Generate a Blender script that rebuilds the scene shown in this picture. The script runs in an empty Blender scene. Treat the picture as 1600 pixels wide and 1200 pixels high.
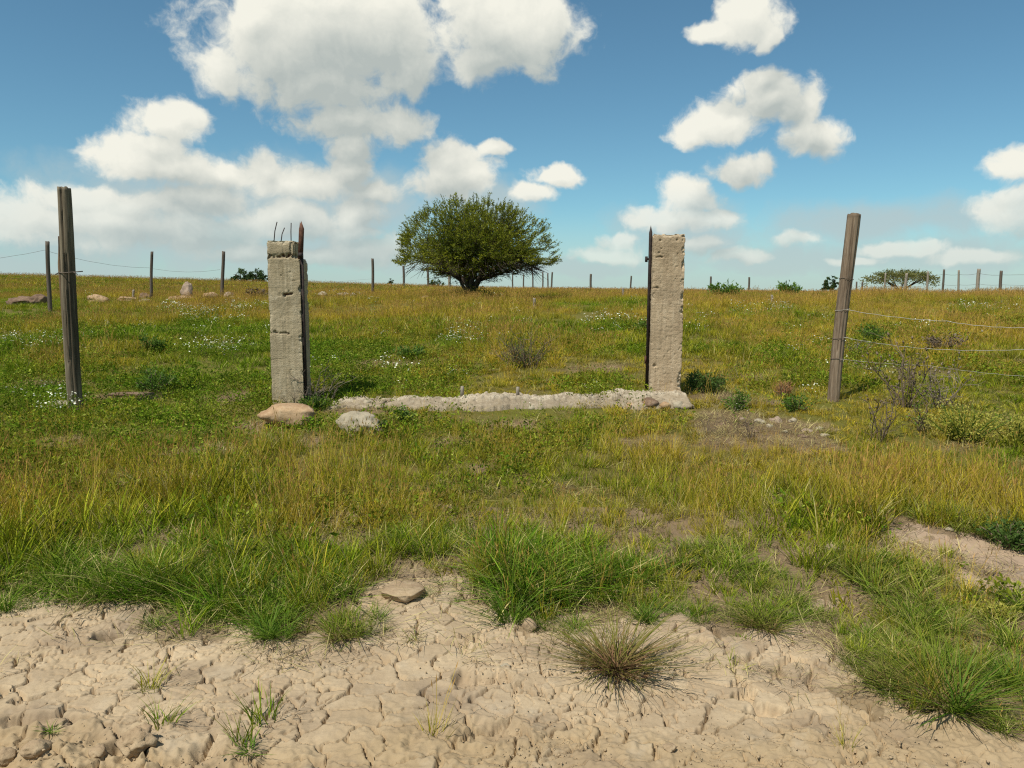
import bpy, bmesh, math, random
import numpy as np

SC = bpy.context.scene
COL = SC.collection
random.seed(7)
RNG = np.random.default_rng(11)

# ------------------------------------------------------------------ camera
F = 1230.0                    # focal length of the photograph in its own pixels (1600 wide)
EYE = 1.6
PITCH = math.atan(142.0 / F)  # horizon 142 px above the middle
cam_d = bpy.data.cameras.new('camera')
cam_d.sensor_width = 36.0
cam_d.lens = F / 1600.0 * 36.0
cam_d.clip_start = 0.05
cam_d.clip_end = 5000
cam = bpy.data.objects.new('camera', cam_d)
cam.location = (0, 0, EYE)
cam.rotation_euler = (math.pi / 2 - PITCH, 0, 0)
COL.objects.link(cam)
SC.camera = cam

# ------------------------------------------------------------------ sun and exposure
SUN_EL = math.radians(58)
SUN_AZ = math.radians(222)        # compass bearing of the sun, 0 = +Y, clockwise (left, a bit behind the camera)
SUN_STRENGTH = 5.0
SKY_STRENGTH = 0.11
sun_vec = (math.sin(SUN_AZ) * math.cos(SUN_EL), math.cos(SUN_AZ) * math.cos(SUN_EL), math.sin(SUN_EL))
sd = bpy.data.lights.new('sun', 'SUN')
sd.energy = SUN_STRENGTH
sd.angle = math.radians(0.5)
sd.color = (1.0, 0.945, 0.84)
so = bpy.data.objects.new('sun', sd)
so.rotation_euler = (math.pi / 2 - SUN_EL, 0, math.pi - SUN_AZ)
so.location = (-20, -15, 40)
COL.objects.link(so)
from mathutils import Vector
so.rotation_euler = Vector(sun_vec).to_track_quat('Z', 'Y').to_euler()

SC.view_settings.view_transform = 'Standard'
SC.view_settings.look = 'None'
SC.view_settings.gamma = 1.0
SC.view_settings.exposure = 0.0
SC.view_settings.use_curve_mapping = False
SC.cycles.max_bounces = 6
SC.cycles.transparent_max_bounces = 4
SC.cycles.use_adaptive_sampling = True
SC.cycles.adaptive_threshold = 0.006
SC.cycles.use_denoising = False
SC.cycles.sample_clamp_indirect = 4.0
SC.cycles.filter_width = 1.2


def pix_dir(px, py):
    a = (px - 800.0) / F
    b = (600.0 - py) / F
    cp, sp = math.cos(PITCH), math.sin(PITCH)
    return a, b * sp + cp, b * cp - sp


def at(px, py, d):
    """the point seen at photograph pixel (px, py) at depth y = d"""
    x, y, z = pix_dir(px, py)
    t = d / y
    return np.array([x * t, d, EYE + z * t])


def azel(px, py):
    x, y, z = pix_dir(px, py)
    return math.atan2(x, y), math.asin(z / math.sqrt(x * x + y * y + z * z))


# ------------------------------------------------------------------ world: sky and clouds
def build_world():
    w = bpy.data.worlds.new('World')
    SC.world = w
    w.use_nodes = True
    nt = w.node_tree
    nt.nodes.clear()

    # (px, py, rx, ry) of the cumulus lumps as seen, in photograph pixels; turned into azimuth and elevation
    lumps = [(520, 55, 185, 95), (425, 85, 90, 65), (600, 55, 75, 95), (500, 125, 130, 48), (345, 112, 36, 44), (640, 110, 45, 45),
             (555, 195, 95, 36), (625, 192, 65, 28), (545, 235, 40, 22), (400, 30, 60, 50), (520, 10, 150, 60),
             (790, 50, 115, 72), (850, 42, 66, 66), (760, 92, 80, 34), (735, 15, 60, 60),
             (1172, 26, 52, 42), (1110, 48, 36, 14), (1195, 60, 22, 24),
             (1125, 195, 76, 36), (1205, 155, 66, 36), (1190, 128, 40, 24), (1258, 170, 25, 46), (1268, 214, 50, 28), (1080, 210, 40, 24),
             (1150, 262, 54, 26), (1195, 254, 24, 18),
             (255, 188, 66, 32), (215, 250, 70, 36), (280, 262, 70, 30), (235, 232, 50, 30), (340, 275, 60, 26),
             (410, 262, 46, 30), (470, 285, 90, 34), (545, 262, 40, 26), (590, 300, 50, 26), (130, 312, 90, 26), (200, 330, 90, 26),
             (712, 252, 62, 38), (690, 285, 60, 28), (772, 225, 28, 18), (735, 270, 50, 34), (872, 272, 54, 18), (830, 298, 42, 18),
             (1072, 312, 56, 36), (1045, 345, 70, 26), (1115, 342, 46, 18), (965, 378, 30, 18), (945, 400, 60, 16),
             (1592, 256, 44, 26), (1590, 318, 56, 36), (1242, 372, 36, 14), (1410, 388, 60, 14), (1510, 402, 56, 13), (1080, 385, 60, 14), (1160, 402, 50, 12),
             (80, 350, 60, 22), (555, 362, 46, 18), (330, 312, 70, 26), (385, 395, 70, 16), (60, 345, 80, 38), (180, 352, 110, 40), (300, 362, 110, 36), (450, 342, 90, 34), (560, 335, 56, 34), (570, 388, 60, 26), (500, 400, 80, 20), (1340, 408, 46, 10)]
    veils = [(210, 385, 300, 62), (480, 335, 240, 70), (600, 400, 200, 46), (900, 420, 300, 34), (1080, 370, 150, 48), (1250, 405, 300, 40),
             (1500, 405, 240, 46), (60, 420, 260, 40), (750, 320, 120, 50), (330, 300, 250, 60), (170, 360, 260, 60), (420, 390, 260, 50), (520, 300, 140, 40), (1380, 350, 240, 34)]

    def field_group(name, items, grow, wamp, wscale, namp, nscale, ndetail):
        g = bpy.data.node_groups.new(name, 'ShaderNodeTree')
        g.interface.new_socket('Vector', in_out='INPUT', socket_type='NodeSocketVector')
        g.interface.new_socket('Value', in_out='OUTPUT', socket_type='NodeSocketFloat')
        g.interface.new_socket('Smooth', in_out='OUTPUT', socket_type='NodeSocketFloat')
        gi = g.nodes.new('NodeGroupInput')
        go = g.nodes.new('NodeGroupOutput')
        L = g.links.new
        n1 = g.nodes.new('ShaderNodeTexNoise')
        n1.inputs['Scale'].default_value = wscale
        n1.inputs['Detail'].default_value = 4
        n1.inputs['Roughness'].default_value = 0.55
        L(gi.outputs[0], n1.inputs['Vector'])
        sub = g.nodes.new('ShaderNodeVectorMath'); sub.operation = 'SUBTRACT'
        sub.inputs[1].default_value = (0.5, 0.5, 0.5)
        L(n1.outputs['Color'], sub.inputs[0])
        mad = g.nodes.new('ShaderNodeVectorMath'); mad.operation = 'MULTIPLY_ADD'
        mad.inputs[1].default_value = (wamp, wamp * 0.8, 0)
        L(sub.outputs[0], mad.inputs[0]); L(gi.outputs[0], mad.inputs[2])
        prev = None
        for (px, py, rx, ry) in items:
            a, e = azel(px, py)
            rx = rx / F * grow; ry = ry / F * grow
            m = g.nodes.new('ShaderNodeVectorMath'); m.operation = 'MULTIPLY_ADD'
            m.inputs[1].default_value = (1 / rx, 1 / ry, 0)
            m.inputs[2].default_value = (-a / rx, -e / ry, 0)
            L(mad.outputs[0], m.inputs[0])
            ln = g.nodes.new('ShaderNodeVectorMath'); ln.operation = 'LENGTH'
            L(m.outputs[0], ln.inputs[0])
            if prev is None:
                prev = ln.outputs['Value']
            else:
                mn = g.nodes.new('ShaderNodeMath'); mn.operation = 'SMOOTH_MIN'
                mn.inputs[2].default_value = 0.22
                L(prev, mn.inputs[0]); L(ln.outputs['Value'], mn.inputs[1])
                prev = mn.outputs[0]
        inv = g.nodes.new('ShaderNodeMath'); inv.operation = 'SUBTRACT'
        inv.inputs[0].default_value = 1.0
        L(prev, inv.inputs[1])
        # the sky beyond the photograph goes on with clouds of the same kind
        n3 = g.nodes.new('ShaderNodeTexNoise'); n3.inputs['Scale'].default_value = 4.5; n3.inputs['Detail'].default_value = 3
        L(mad.outputs[0], n3.inputs['Vector'])
        n3m = g.nodes.new('ShaderNodeMath'); n3m.operation = 'MULTIPLY_ADD'
        n3m.inputs[1].default_value = 5.0; n3m.inputs[2].default_value = -2.8
        L(n3.outputs['Fac'], n3m.inputs[0])
        sx = g.nodes.new('ShaderNodeSeparateXYZ'); L(gi.outputs[0], sx.inputs[0])
        ab = g.nodes.new('ShaderNodeMath'); ab.operation = 'ABSOLUTE'; L(sx.outputs[0], ab.inputs[0])
        r1 = g.nodes.new('ShaderNodeMapRange'); r1.inputs[1].default_value = 0.62; r1.inputs[2].default_value = 0.74
        L(ab.outputs[0], r1.inputs[0])
        r2 = g.nodes.new('ShaderNodeMapRange'); r2.inputs[1].default_value = 0.36; r2.inputs[2].default_value = 0.46
        L(sx.outputs[1], r2.inputs[0])
        mx = g.nodes.new('ShaderNodeMath'); mx.operation = 'MAXIMUM'
        L(r1.outputs[0], mx.inputs[0]); L(r2.outputs[0], mx.inputs[1])
        om = g.nodes.new('ShaderNodeMath'); om.operation = 'MULTIPLY_ADD'; om.inputs[1].default_value = 4.0; om.inputs[2].default_value = -4.0
        L(mx.outputs[0], om.inputs[0])
        o2 = g.nodes.new('ShaderNodeMath'); o2.operation = 'ADD'
        L(n3m.outputs[0], o2.inputs[0]); L(om.outputs[0], o2.inputs[1])
        mm = g.nodes.new('ShaderNodeMath'); mm.operation = 'MAXIMUM'
        L(inv.outputs[0], mm.inputs[0]); L(o2.outputs[0], mm.inputs[1])
        cl = g.nodes.new('ShaderNodeMath'); cl.operation = 'MAXIMUM'; cl.inputs[1].default_value = -1.2
        L(mm.outputs[0], cl.inputs[0])
        n2 = g.nodes.new('ShaderNodeTexNoise')
        n2.inputs['Scale'].default_value = nscale
        n2.inputs['Detail'].default_value = ndetail
        n2.inputs['Roughness'].default_value = 0.60
        L(mad.outputs[0], n2.inputs['Vector'])
        f2 = g.nodes.new('ShaderNodeMath'); f2.operation = 'MULTIPLY_ADD'
        f2.inputs[1].default_value = namp; f2.inputs[2].default_value = -namp * 0.5
        L(n2.outputs['Fac'], f2.inputs[0])
        ad = g.nodes.new('ShaderNodeMath'); ad.operation = 'ADD'
        L(cl.outputs[0], ad.inputs[0]); L(f2.outputs[0], ad.inputs[1])
        L(ad.outputs[0], go.inputs[0]); L(cl.outputs[0], go.inputs[1])
        return g

    gl = field_group('cumulus field', lumps, 1.14, 0.044, 16, 1.60, 22, 10)
    gv = field_group('cloud veil field', veils, 1.0, 0.06, 9, 1.5, 16, 6)

    L = nt.links.new
    tc = nt.nodes.new('ShaderNodeTexCoord')
    sep = nt.nodes.new('ShaderNodeSeparateXYZ'); L(tc.outputs['Generated'], sep.inputs[0])
    at2 = nt.nodes.new('ShaderNodeMath'); at2.operation = 'ARCTAN2'
    L(sep.outputs[0], at2.inputs[0]); L(sep.outputs[1], at2.inputs[1])
    asn = nt.nodes.new('ShaderNodeMath'); asn.operation = 'ARCSINE'; L(sep.outputs[2], asn.inputs[0])
    cmb = nt.nodes.new('ShaderNodeCombineXYZ'); L(at2.outputs[0], cmb.inputs[0]); L(asn.outputs[0], cmb.inputs[1])

    def grp(g, off, smooth=False):
        n = nt.nodes.new('ShaderNodeGroup'); n.node_tree = g
        if off == (0, 0):
            L(cmb.outputs[0], n.inputs[0])
        else:
            a = nt.nodes.new('ShaderNodeVectorMath'); a.operation = 'ADD'; a.inputs[1].default_value = (off[0], off[1], 0)
            L(cmb.outputs[0], a.inputs[0]); L(a.outputs[0], n.inputs[0])
        return n.outputs[1 if smooth else 0]

    def mapr(v, a, b, c, d, smooth=False):
        n = nt.nodes.new('ShaderNodeMapRange')
        if smooth: n.interpolation_type = 'SMOOTHSTEP'
        n.inputs[1].default_value = a; n.inputs[2].default_value = b; n.inputs[3].default_value = c; n.inputs[4].default_value = d
        L(v, n.inputs[0]); return n.outputs[0]

    def math_(op, a, b, c=None):
        n = nt.nodes.new('ShaderNodeMath'); n.operation = op
        for i, v in enumerate((a, b, c)):
            if v is None: continue
            if isinstance(v, (int, float)): n.inputs[i].default_value = v
            else: L(v, n.inputs[i])
        return n.outputs[0]

    def mixc(f, a, b):
        n = nt.nodes.new('ShaderNodeMix'); n.data_type = 'RGBA'
        if isinstance(f, (int, float)): n.inputs[0].default_value = f
        else: L(f, n.inputs[0])
        for i, v in ((6, a), (7, b)):
            if isinstance(v, tuple): n.inputs[i].default_value = (*v, 1)
            else: L(v, n.inputs[i])
        return n.outputs[2]

    f0 = grp(gl, (0, 0))
    f1 = grp(gl, (-0.007, 0.012))
    f2 = grp(gl, (-0.010, 0.038), True)
    alpha = mapr(f0, 0.02, 0.50, 0, 0.98, True)
    low = mapr(asn.outputs[0], 0.02, 0.13, 0.42, 1.0)      # low clouds stand farther off, in more air
    alpha = math_('MULTIPLY', alpha, low)
    # self-shadowing: cloud lying towards the sun dims what is behind it
    relief = math_('SUBTRACT', f0, f1)
    f3 = grp(gl, (-0.035, 0.080), True)
    thick = math_('ADD', mapr(f2, -0.05, 0.8, 0.0, 0.36, True), mapr(f3, -0.3, 0.6, 0.0, 0.50, True))
    lit = math_('SUBTRACT', 0.92, thick)
    lit = math_('MULTIPLY_ADD', relief, 0.48, lit)
    lit = mapr(lit, 0.0, 1.0, 0.0, 1.0)
    K = 1.0 / SKY_STRENGTH
    ccol = mixc(lit, (0.47 * K, 0.515 * K, 0.49 * K), (0.92 * K, 0.905 * K, 0.80 * K))
    v0 = grp(gv, (0, 0))
    valpha = mapr(v0, -0.2, 0.8, 0, 0.80, True)
    valpha = math_('MAXIMUM', valpha, mapr(asn.outputs[0], 0.0, 0.11, 0.66, 0.0, True))
    vcol = (0.475 * K, 0.565 * K, 0.575 * K)

    sky = nt.nodes.new('ShaderNodeTexSky')
    sky.sky_type = 'NISHITA'
    sky.sun_disc = False
    sky.sun_elevation = SUN_EL
    sky.sun_rotation = SUN_AZ
    sky.altitude = 1600
    sky.air_density = 1.0
    sky.dust_density = 1.2
    sky.ozone_density = 2.0
    tint = nt.nodes.new('ShaderNodeMix'); tint.data_type = 'RGBA'; tint.blend_type = 'MULTIPLY'; tint.inputs[0].default_value = 1.0
    tint.inputs[7].default_value = (0.70, 1.0, 0.94, 1)
    L(sky.outputs[0], tint.inputs[6])
    c = mixc(valpha, tint.outputs[2], vcol)
    c = mixc(alpha, c, ccol)
    bg = nt.nodes.new('ShaderNodeBackground'); bg.inputs['Strength'].default_value = SKY_STRENGTH
    L(c, bg.inputs['Color'])
    out = nt.nodes.new('ShaderNodeOutputWorld'); L(bg.outputs[0], out.inputs['Surface'])
    w.cycles.sampling_method = 'MANUAL'
    w.cycles.sample_map_resolution = 512


build_world()


# ------------------------------------------------------------------ numpy noise
def _h(ix, iy, iz, seed):
    n = (ix.astype(np.int64) * 374761393 + iy.astype(np.int64) * 668265263 + iz.astype(np.int64) * 2147483647 + seed * 144665) & 0xFFFFFFFF
    n = ((n ^ (n >> 13)) * 1274126177) & 0xFFFFFFFF
    n = ((n ^ (n >> 16)) * 2246822519) & 0xFFFFFFFF
    n = n ^ (n >> 15)
    return (n & 0xFFFFFF).astype(np.float64) / float(0x1000000)


_Z = np.zeros(1, dtype=np.int64)


def vn(x, y, seed=0):
    ix = np.floor(x); iy = np.floor(y)
    fx = x - ix; fy = y - iy
    fx = fx * fx * (3 - 2 * fx); fy = fy * fy * (3 - 2 * fy)
    a = _h(ix, iy, _Z, seed); b = _h(ix + 1, iy, _Z, seed)
    c = _h(ix, iy + 1, _Z, seed); d = _h(ix + 1, iy + 1, _Z, seed)
    return (a + (b - a) * fx) * (1 - fy) + (c + (d - c) * fx) * fy


def fbm(x, y, seed=0, octv=4, gain=0.5):
    """roughly -1 .. 1"""
    x = np.asarray(x, float); y = np.asarray(y, float)
    s = 0.0; a = 1.0; t = 0.0
    for i in range(octv):
        s = s + a * (vn(x, y, seed + i * 17) * 2 - 1); t += a
        x, y = x * 1.62 - y * 1.22 + 3.1, x * 1.22 + y * 1.62 + 1.7
        a *= gain
    return s / t * 1.5


def vn3(p, seed=0):
    i = np.floor(p); f = p - i; f = f * f * (3 - 2 * f)
    r = 0
    for dx in (0, 1):
        for dy in (0, 1):
            for dz in (0, 1):
                w = (f[:, 0] if dx else 1 - f[:, 0]) * (f[:, 1] if dy else 1 - f[:, 1]) * (f[:, 2] if dz else 1 - f[:, 2])
                r = r + w * _h(i[:, 0] + dx, i[:, 1] + dy, i[:, 2] + dz, seed)
    return r


def fbm3(p, seed=0, octv=4, gain=0.5):
    s = 0; a = 1; t = 0
    for k in range(octv):
        s = s + a * (vn3(p, seed + 31 * k) * 2 - 1); t += a
        p = p * 2.03 + 7.3; a *= gain
    return s / t * 1.5


def vor(x, y, seed=0):
    ix = np.floor(x); iy = np.floor(y)
    f1 = np.full(x.shape, 9.0); f2 = np.full(x.shape, 9.0)
    cid = np.zeros(x.shape); id2 = np.zeros(x.shape); cx = np.zeros(x.shape); cy = np.zeros(x.shape)
    for dx in (-1, 0, 1):
        for dy in (-1, 0, 1):
            jx = ix + dx; jy = iy + dy
            qx = jx + _h(jx, jy, _Z, seed); qy = jy + _h(jx, jy, _Z, seed + 5)
            d = np.hypot(qx - x, qy - y)
            nearer = d < f1
            hid = _h(jx, jy, _Z, seed + 9)
            id2 = np.where(nearer, cid, np.where(d < f2, hid, id2))
            f2 = np.where(nearer, f1, np.minimum(f2, d))
            f1 = np.where(nearer, d, f1)
            cid = np.where(nearer, hid, cid)
            cx = np.where(nearer, qx - x, cx); cy = np.where(nearer, qy - y, cy)
    vor.edge = (cid * 7.31 + id2 * 7.31) % 1.0      # one number per shared edge
    return f1, f2, cid, cx, cy


def sstep(a, b, v):
    t = np.clip((v - a) / (b - a), 0, 1)
    return t * t * (3 - 2 * t)


# ------------------------------------------------------------------ terrain
_by = np.array([-60, 0, 2.5, 3.6, 4.3, 5.3, 7.0, 9.0, 12., 15., 20., 25., 31., 40., 60., 90., 150., 300., 700., 3000.])
_bz = np.array([-.3, -.02, 0, .0, .035, .09, .20, .37, .66, .88, 1.18, 1.35, 1.46, 1.58, 1.76, 1.88, 1.75, 1.0, -3., -30.])
_ty = np.concatenate([np.linspace(-60, 60, 1201), np.linspace(60.5, 3000, 3000)])
_tz = np.interp(_ty, _by, _bz)
_k = np.hanning(17); _k /= _k.sum()
_tz2 = np.convolve(np.pad(_tz, 8, mode='edge'), _k, mode='valid')


def height(x, y):
    x = np.asarray(x, float); y = np.asarray(y, float)
    z = np.interp(y, _ty, _tz2)
    r = np.clip(x / np.maximum(y, 8.0), -1.2, 1.2)
    z = z - 1.0 * r * sstep(24, 62, y) * np.where(r < 0, 1.7, .85)
    z = z + 0.05 * fbm(x * 0.22, y * 0.22, 3, 3) * sstep(3, 9, y) + 0.018 * fbm(x * 1.3, y * 1.3, 4, 3) * sstep(2.5, 5, y)
    return z


def hz(x, y):
    return float(height(np.array([x]), np.array([y]))[0])


def G(px, py):
    """the ground point seen at a photograph pixel"""
    dx, dy, dz = pix_dir(px, py)
    t = np.concatenate([np.arange(1.5, 14, 0.01), np.arange(14, 120, 0.05)])
    X, Y, Zr = dx / dy * t, t, EYE + dz / dy * t
    below = Zr < height(X, Y)
    i = int(np.argmax(below)) if below.any() else len(t) - 1
    return float(X[i]), float(Y[i])


def pip(poly, x, y):
    ins = np.zeros(x.shape, bool)
    n = len(poly)
    for i in range(n):
        x1, y1 = poly[i]; x2, y2 = poly[(i + 1) % n]
        if y1 == y2: continue
        c = ((y1 > y) != (y2 > y)) & (x < (x2 - x1) * (y - y1) / (y2 - y1) + x1)
        ins ^= c
    return ins


ROAD = [G(*p) for p in [(-500, 1250), (-500, 930), (-200, 925), (0, 935), (120, 930), (200, 950), (330, 968), (420, 995), (520, 1000), (575, 945), (610, 900), (720, 905),
                        (770, 965), (860, 965), (960, 955), (1050, 948), (1120, 972), (1180, 998), (1258, 938), (1320, 945), (1345, 1005),
                        (1370, 1060), (1430, 1120), (1520, 1160), (1620, 1145), (1900, 1150), (2600, 1150)]]
ROAD[0] = (-6, 0.3); ROAD[-1] = (9, 0.3)
PATCH = [G(*p) for p in [(1320, 868), (1345, 832), (1400, 820), (1470, 830), (1540, 850), (1640, 885), (1800, 915), (1800, 985), (1640, 950), (1540, 930), (1480, 905), (1440, 880), (1380, 872)]]
RUBBLE = [G(*p) for p in [(1075, 655), (1110, 640), (1180, 648), (1260, 656), (1312, 674), (1300, 706), (1190, 704), (1100, 694)]]
SPOTS = [(355, 622, 34, 9), (610, 570, 50, 6), (800, 668, 46, 12), (735, 735, 40, 9), (250, 752, 60, 9), (330, 700, 60, 9), (400, 668, 50, 8), (520, 850, 50, 10), (1250, 880, 40, 8),
         (1010, 690, 60, 7), (480, 690, 50, 8), (1180, 630, 60, 6), (930, 575, 60, 6), (90, 600, 60, 7), (700, 690, 50, 6), (1120, 620, 50, 8), (200, 620, 60, 6), (560, 640, 60, 7),
         (640, 925, 60, 30), (1190, 590, 40, 5), (1480, 700, 50, 6), (900, 770, 40, 6), (90, 690, 50, 7), (1230, 780, 40, 6), (600, 770, 40, 6)]
SPOTS_G = []
for (px, py, rx, ry) in SPOTS:
    g0 = G(px, py); gx = G(px + rx, py); gy = G(px, py - ry)
    SPOTS_G.append((g0[0], g0[1], abs(gx[0] - g0[0]), abs(gy[1] - g0[1])))


def bare(x, y, warp=0.14):
    """0 = grown over, 1 = bare soil"""
    wx = x + warp * fbm(x * 3.1, y * 3.1, 21, 3); wy = y + warp * fbm(x * 3.1, y * 3.1, 22, 3)
    b = np.zeros(x.shape)
    for poly in (ROAD, PATCH, RUBBLE):
        b = np.maximum(b, pip(poly, wx, wy) * 1.0)
    for (gx, gy, rx, ry) in SPOTS_G:
        b = np.maximum(b, sstep(1.25, 0.55, np.hypot((wx - gx) / rx, (wy - gy) / ry)))
    return b


# ------------------------------------------------------------------ mesh helpers
def mesh_np(name, verts, quads=None, tris=None, attrs=None, smooth=False):
    me = bpy.data.meshes.new(name)
    verts = np.asarray(verts, np.float32)
    nq = 0 if quads is None else len(quads); nt_ = 0 if tris is None else len(tris)
    loops = []
    if nq: loops.append(np.asarray(quads, np.int32).ravel())
    if nt_: loops.append(np.asarray(tris, np.int32).ravel())
    loops = np.concatenate(loops) if loops else np.zeros(0, np.int32)
    me.vertices.add(len(verts)); me.vertices.foreach_set('co', verts.ravel())
    me.loops.add(len(loops)); me.loops.foreach_set('vertex_index', loops)
    me.polygons.add(nq + nt_)
    ls = np.concatenate([np.arange(nq) * 4, nq * 4 + np.arange(nt_) * 3]).astype(np.int32)
    me.polygons.foreach_set('loop_start', ls)
    if smooth:
        me.polygons.foreach_set('use_smooth', np.ones(nq + nt_, bool))
    for k, v in (attrs or {}).items():
        a = me.attributes.new(k, 'FLOAT', 'POINT'); a.data.foreach_set('value', np.asarray(v, np.float32))
    me.update(calc_edges=True)
    return me


class MB:
    """collects pieces into one mesh"""
    def __init__(s):
        s.v = []; s.q = []; s.t = []; s.n = 0; s.a = {}
    def add(s, v, q=None, t=None, **attrs):
        v = np.asarray(v, float)
        if q is not None and len(q): s.q.append(np.asarray(q) + s.n)
        if t is not None and len(t): s.t.append(np.asarray(t) + s.n)
        for k, val in attrs.items():
            s.a.setdefault(k, []).append((s.n, np.broadcast_to(np.asarray(val, float), (len(v),))))
        s.v.append(v); s.n += len(v)
    def mesh(s, name, smooth=False):
        V = np.concatenate(s.v)
        at_ = {}
        for k, lst in s.a.items():
            arr = np.zeros(len(V))
            for st, val in lst: arr[st:st + len(val)] = val
            at_[k] = arr
        return mesh_np(name, V, np.concatenate(s.q) if s.q else None, np.concatenate(s.t) if s.t else None, at_, smooth)
    def tube(s, pts, rad, sides=6, cap=True, **attrs):
        pts = np.asarray(pts, float); n = len(pts)
        rad = np.broadcast_to(np.asarray(rad, float), (n,))
        tan = np.gradient(pts, axis=0); tan /= np.linalg.norm(tan, axis=1)[:, None] + 1e-12
        ref = np.array([0, 0, 1.0]) if abs(tan[0][2]) < 0.9 else np.array([1.0, 0, 0])
        V = []
        u = np.cross(tan[0], ref); u /= np.linalg.norm(u)
        for i in range(n):
            u = u - tan[i] * np.dot(u, tan[i]); u /= np.linalg.norm(u) + 1e-12
            w = np.cross(tan[i], u)
            th = np.arange(sides) * 2 * math.pi / sides
            V.append(pts[i] + rad[i] * (np.cos(th)[:, None] * u + np.sin(th)[:, None] * w))
        V = np.concatenate(V)
        q = []
        for i in range(n - 1):
            for k in range(sides):
                a = i * sides + k; b = i * sides + (k + 1) % sides
                q.append((a, b, b + sides, a + sides))
        t = []
        if cap:
            c0, c1 = len(V), len(V) + 1
            V = np.concatenate([V, pts[:1], pts[-1:]])
            for k in range(sides):
                t.append((c0, (k + 1) % sides, k)); t.append((c1, (n - 1) * sides + k, (n - 1) * sides + (k + 1) % sides))
        s.add(V, q, t if t else None, **attrs)


def tag(o, label=None, cat=None, group=None, kind=None):
    if label: o['label'] = label
    if cat: o['category'] = cat
    if group: o['group'] = group
    if kind: o['kind'] = kind
    return o


def link(name, me, mat, parent=None, loc=None):
    o = bpy.data.objects.new(name, me)
    COL.objects.link(o)
    if mat is not None:
        me.materials.clear(); me.materials.append(mat)
    if parent is not None: o.parent = parent
    if loc is not None: o.location = loc
    return o


def thing(name, loc, label, cat, group=None):
    o = bpy.data.objects.new(name, None)
    o.empty_display_size = 0.1
    o.location = loc
    COL.objects.link(o)
    return tag(o, label, cat, group)


# ------------------------------------------------------------------ materials
class NB:
    def __init__(s, name):
        s.m = bpy.data.materials.new(name); s.m.use_nodes = True
        s.nt = s.m.node_tree; s.nt.nodes.clear()
        s.out = s.nt.nodes.new('ShaderNodeOutputMaterial')
    def n(s, t, **kw):
        x = s.nt.nodes.new(t)
        for k, v in kw.items(): setattr(x, k, v)
        return x
    def l(s, a, b): s.nt.links.new(a, b)
    def attr(s, name, typ='GEOMETRY'):
        x = s.n('ShaderNodeAttribute', attribute_name=name, attribute_type=typ); return x.outputs['Fac']
    def coord(s): return s.n('ShaderNodeTexCoord').outputs['Object']
    def noise(s, scale, detail=4, rough=0.55, vec=None, dist=0.0, stretch=None):
        x = s.n('ShaderNodeTexNoise'); x.inputs['Scale'].default_value = scale; x.inputs['Detail'].default_value = detail
        x.inputs['Roughness'].default_value = rough; x.inputs['Distortion'].default_value = dist
        v = vec if vec is not None else s.coord()
        if stretch:
            mp = s.n('ShaderNodeMapping'); mp.inputs['Scale'].default_value = stretch; s.l(v, mp.inputs[0]); v = mp.outputs[0]
        s.l(v, x.inputs['Vector']); return x.outputs['Fac']
    def rng(s, v, a, b, c=0.0, d=1.0):
        x = s.n('ShaderNodeMapRange'); x.inputs[1].default_value = a; x.inputs[2].default_value = b; x.inputs[3].default_value = c; x.inputs[4].default_value = d
        s.l(v, x.inputs[0]); return x.outputs[0]
    def mix(s, f, a, b, blend='MIX'):
        x = s.n('ShaderNodeMix', data_type='RGBA', blend_type=blend)
        if isinstance(f, (int, float)): x.inputs[0].default_value = f
        else: s.l(f, x.inputs[0])
        for i, v in ((6, a), (7, b)):
            if isinstance(v, tuple): x.inputs[i].default_value = (*v, 1)
            else: s.l(v, x.inputs[i])
        return x.outputs[2]
    def math(s, op, a, b=0.0):
        x = s.n('ShaderNodeMath', operation=op)
        for i, v in ((0, a), (1, b)):
            if isinstance(v, (int, float)): x.inputs[i].default_value = v
            else: s.l(v, x.inputs[i])
        return x.outputs[0]
    def bump(s, hgt, strength=0.5, dist=0.01):
        x = s.n('ShaderNodeBump'); x.inputs['Strength'].default_value = strength; x.inputs['Distance'].default_value = dist
        s.l(hgt, x.inputs['Height']); return x.outputs[0]
    def surf(s, col, rough=0.85, spec=0.2, bump=None, metal=0.0, trans=0.0, transcol=None):
        p = s.n('ShaderNodeBsdfPrincipled')
        if isinstance(col, tuple): p.inputs['Base Color'].default_value = (*col, 1)
        else: s.l(col, p.inputs['Base Color'])
        p.inputs['Roughness'].default_value = rough
        p.inputs['Specular IOR Level'].default_value = spec
        p.inputs['Metallic'].default_value = metal
        if bump is not None: s.l(bump, p.inputs['Normal'])
        sh = p.outputs[0]
        if trans:
            t = s.n('ShaderNodeBsdfTranslucent')
            tc = transcol if transcol is not None else col
            if isinstance(tc, tuple): t.inputs[0].default_value = (*tc, 1)
            else: s.l(tc, t.inputs[0])
            mx = s.n('ShaderNodeMixShader'); mx.inputs[0].default_value = trans
            s.l(sh, mx.inputs[1]); s.l(t.outputs[0], mx.inputs[2]); sh = mx.outputs[0]
        s.l(sh, s.out.inputs['Surface'])
        return s.m


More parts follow.
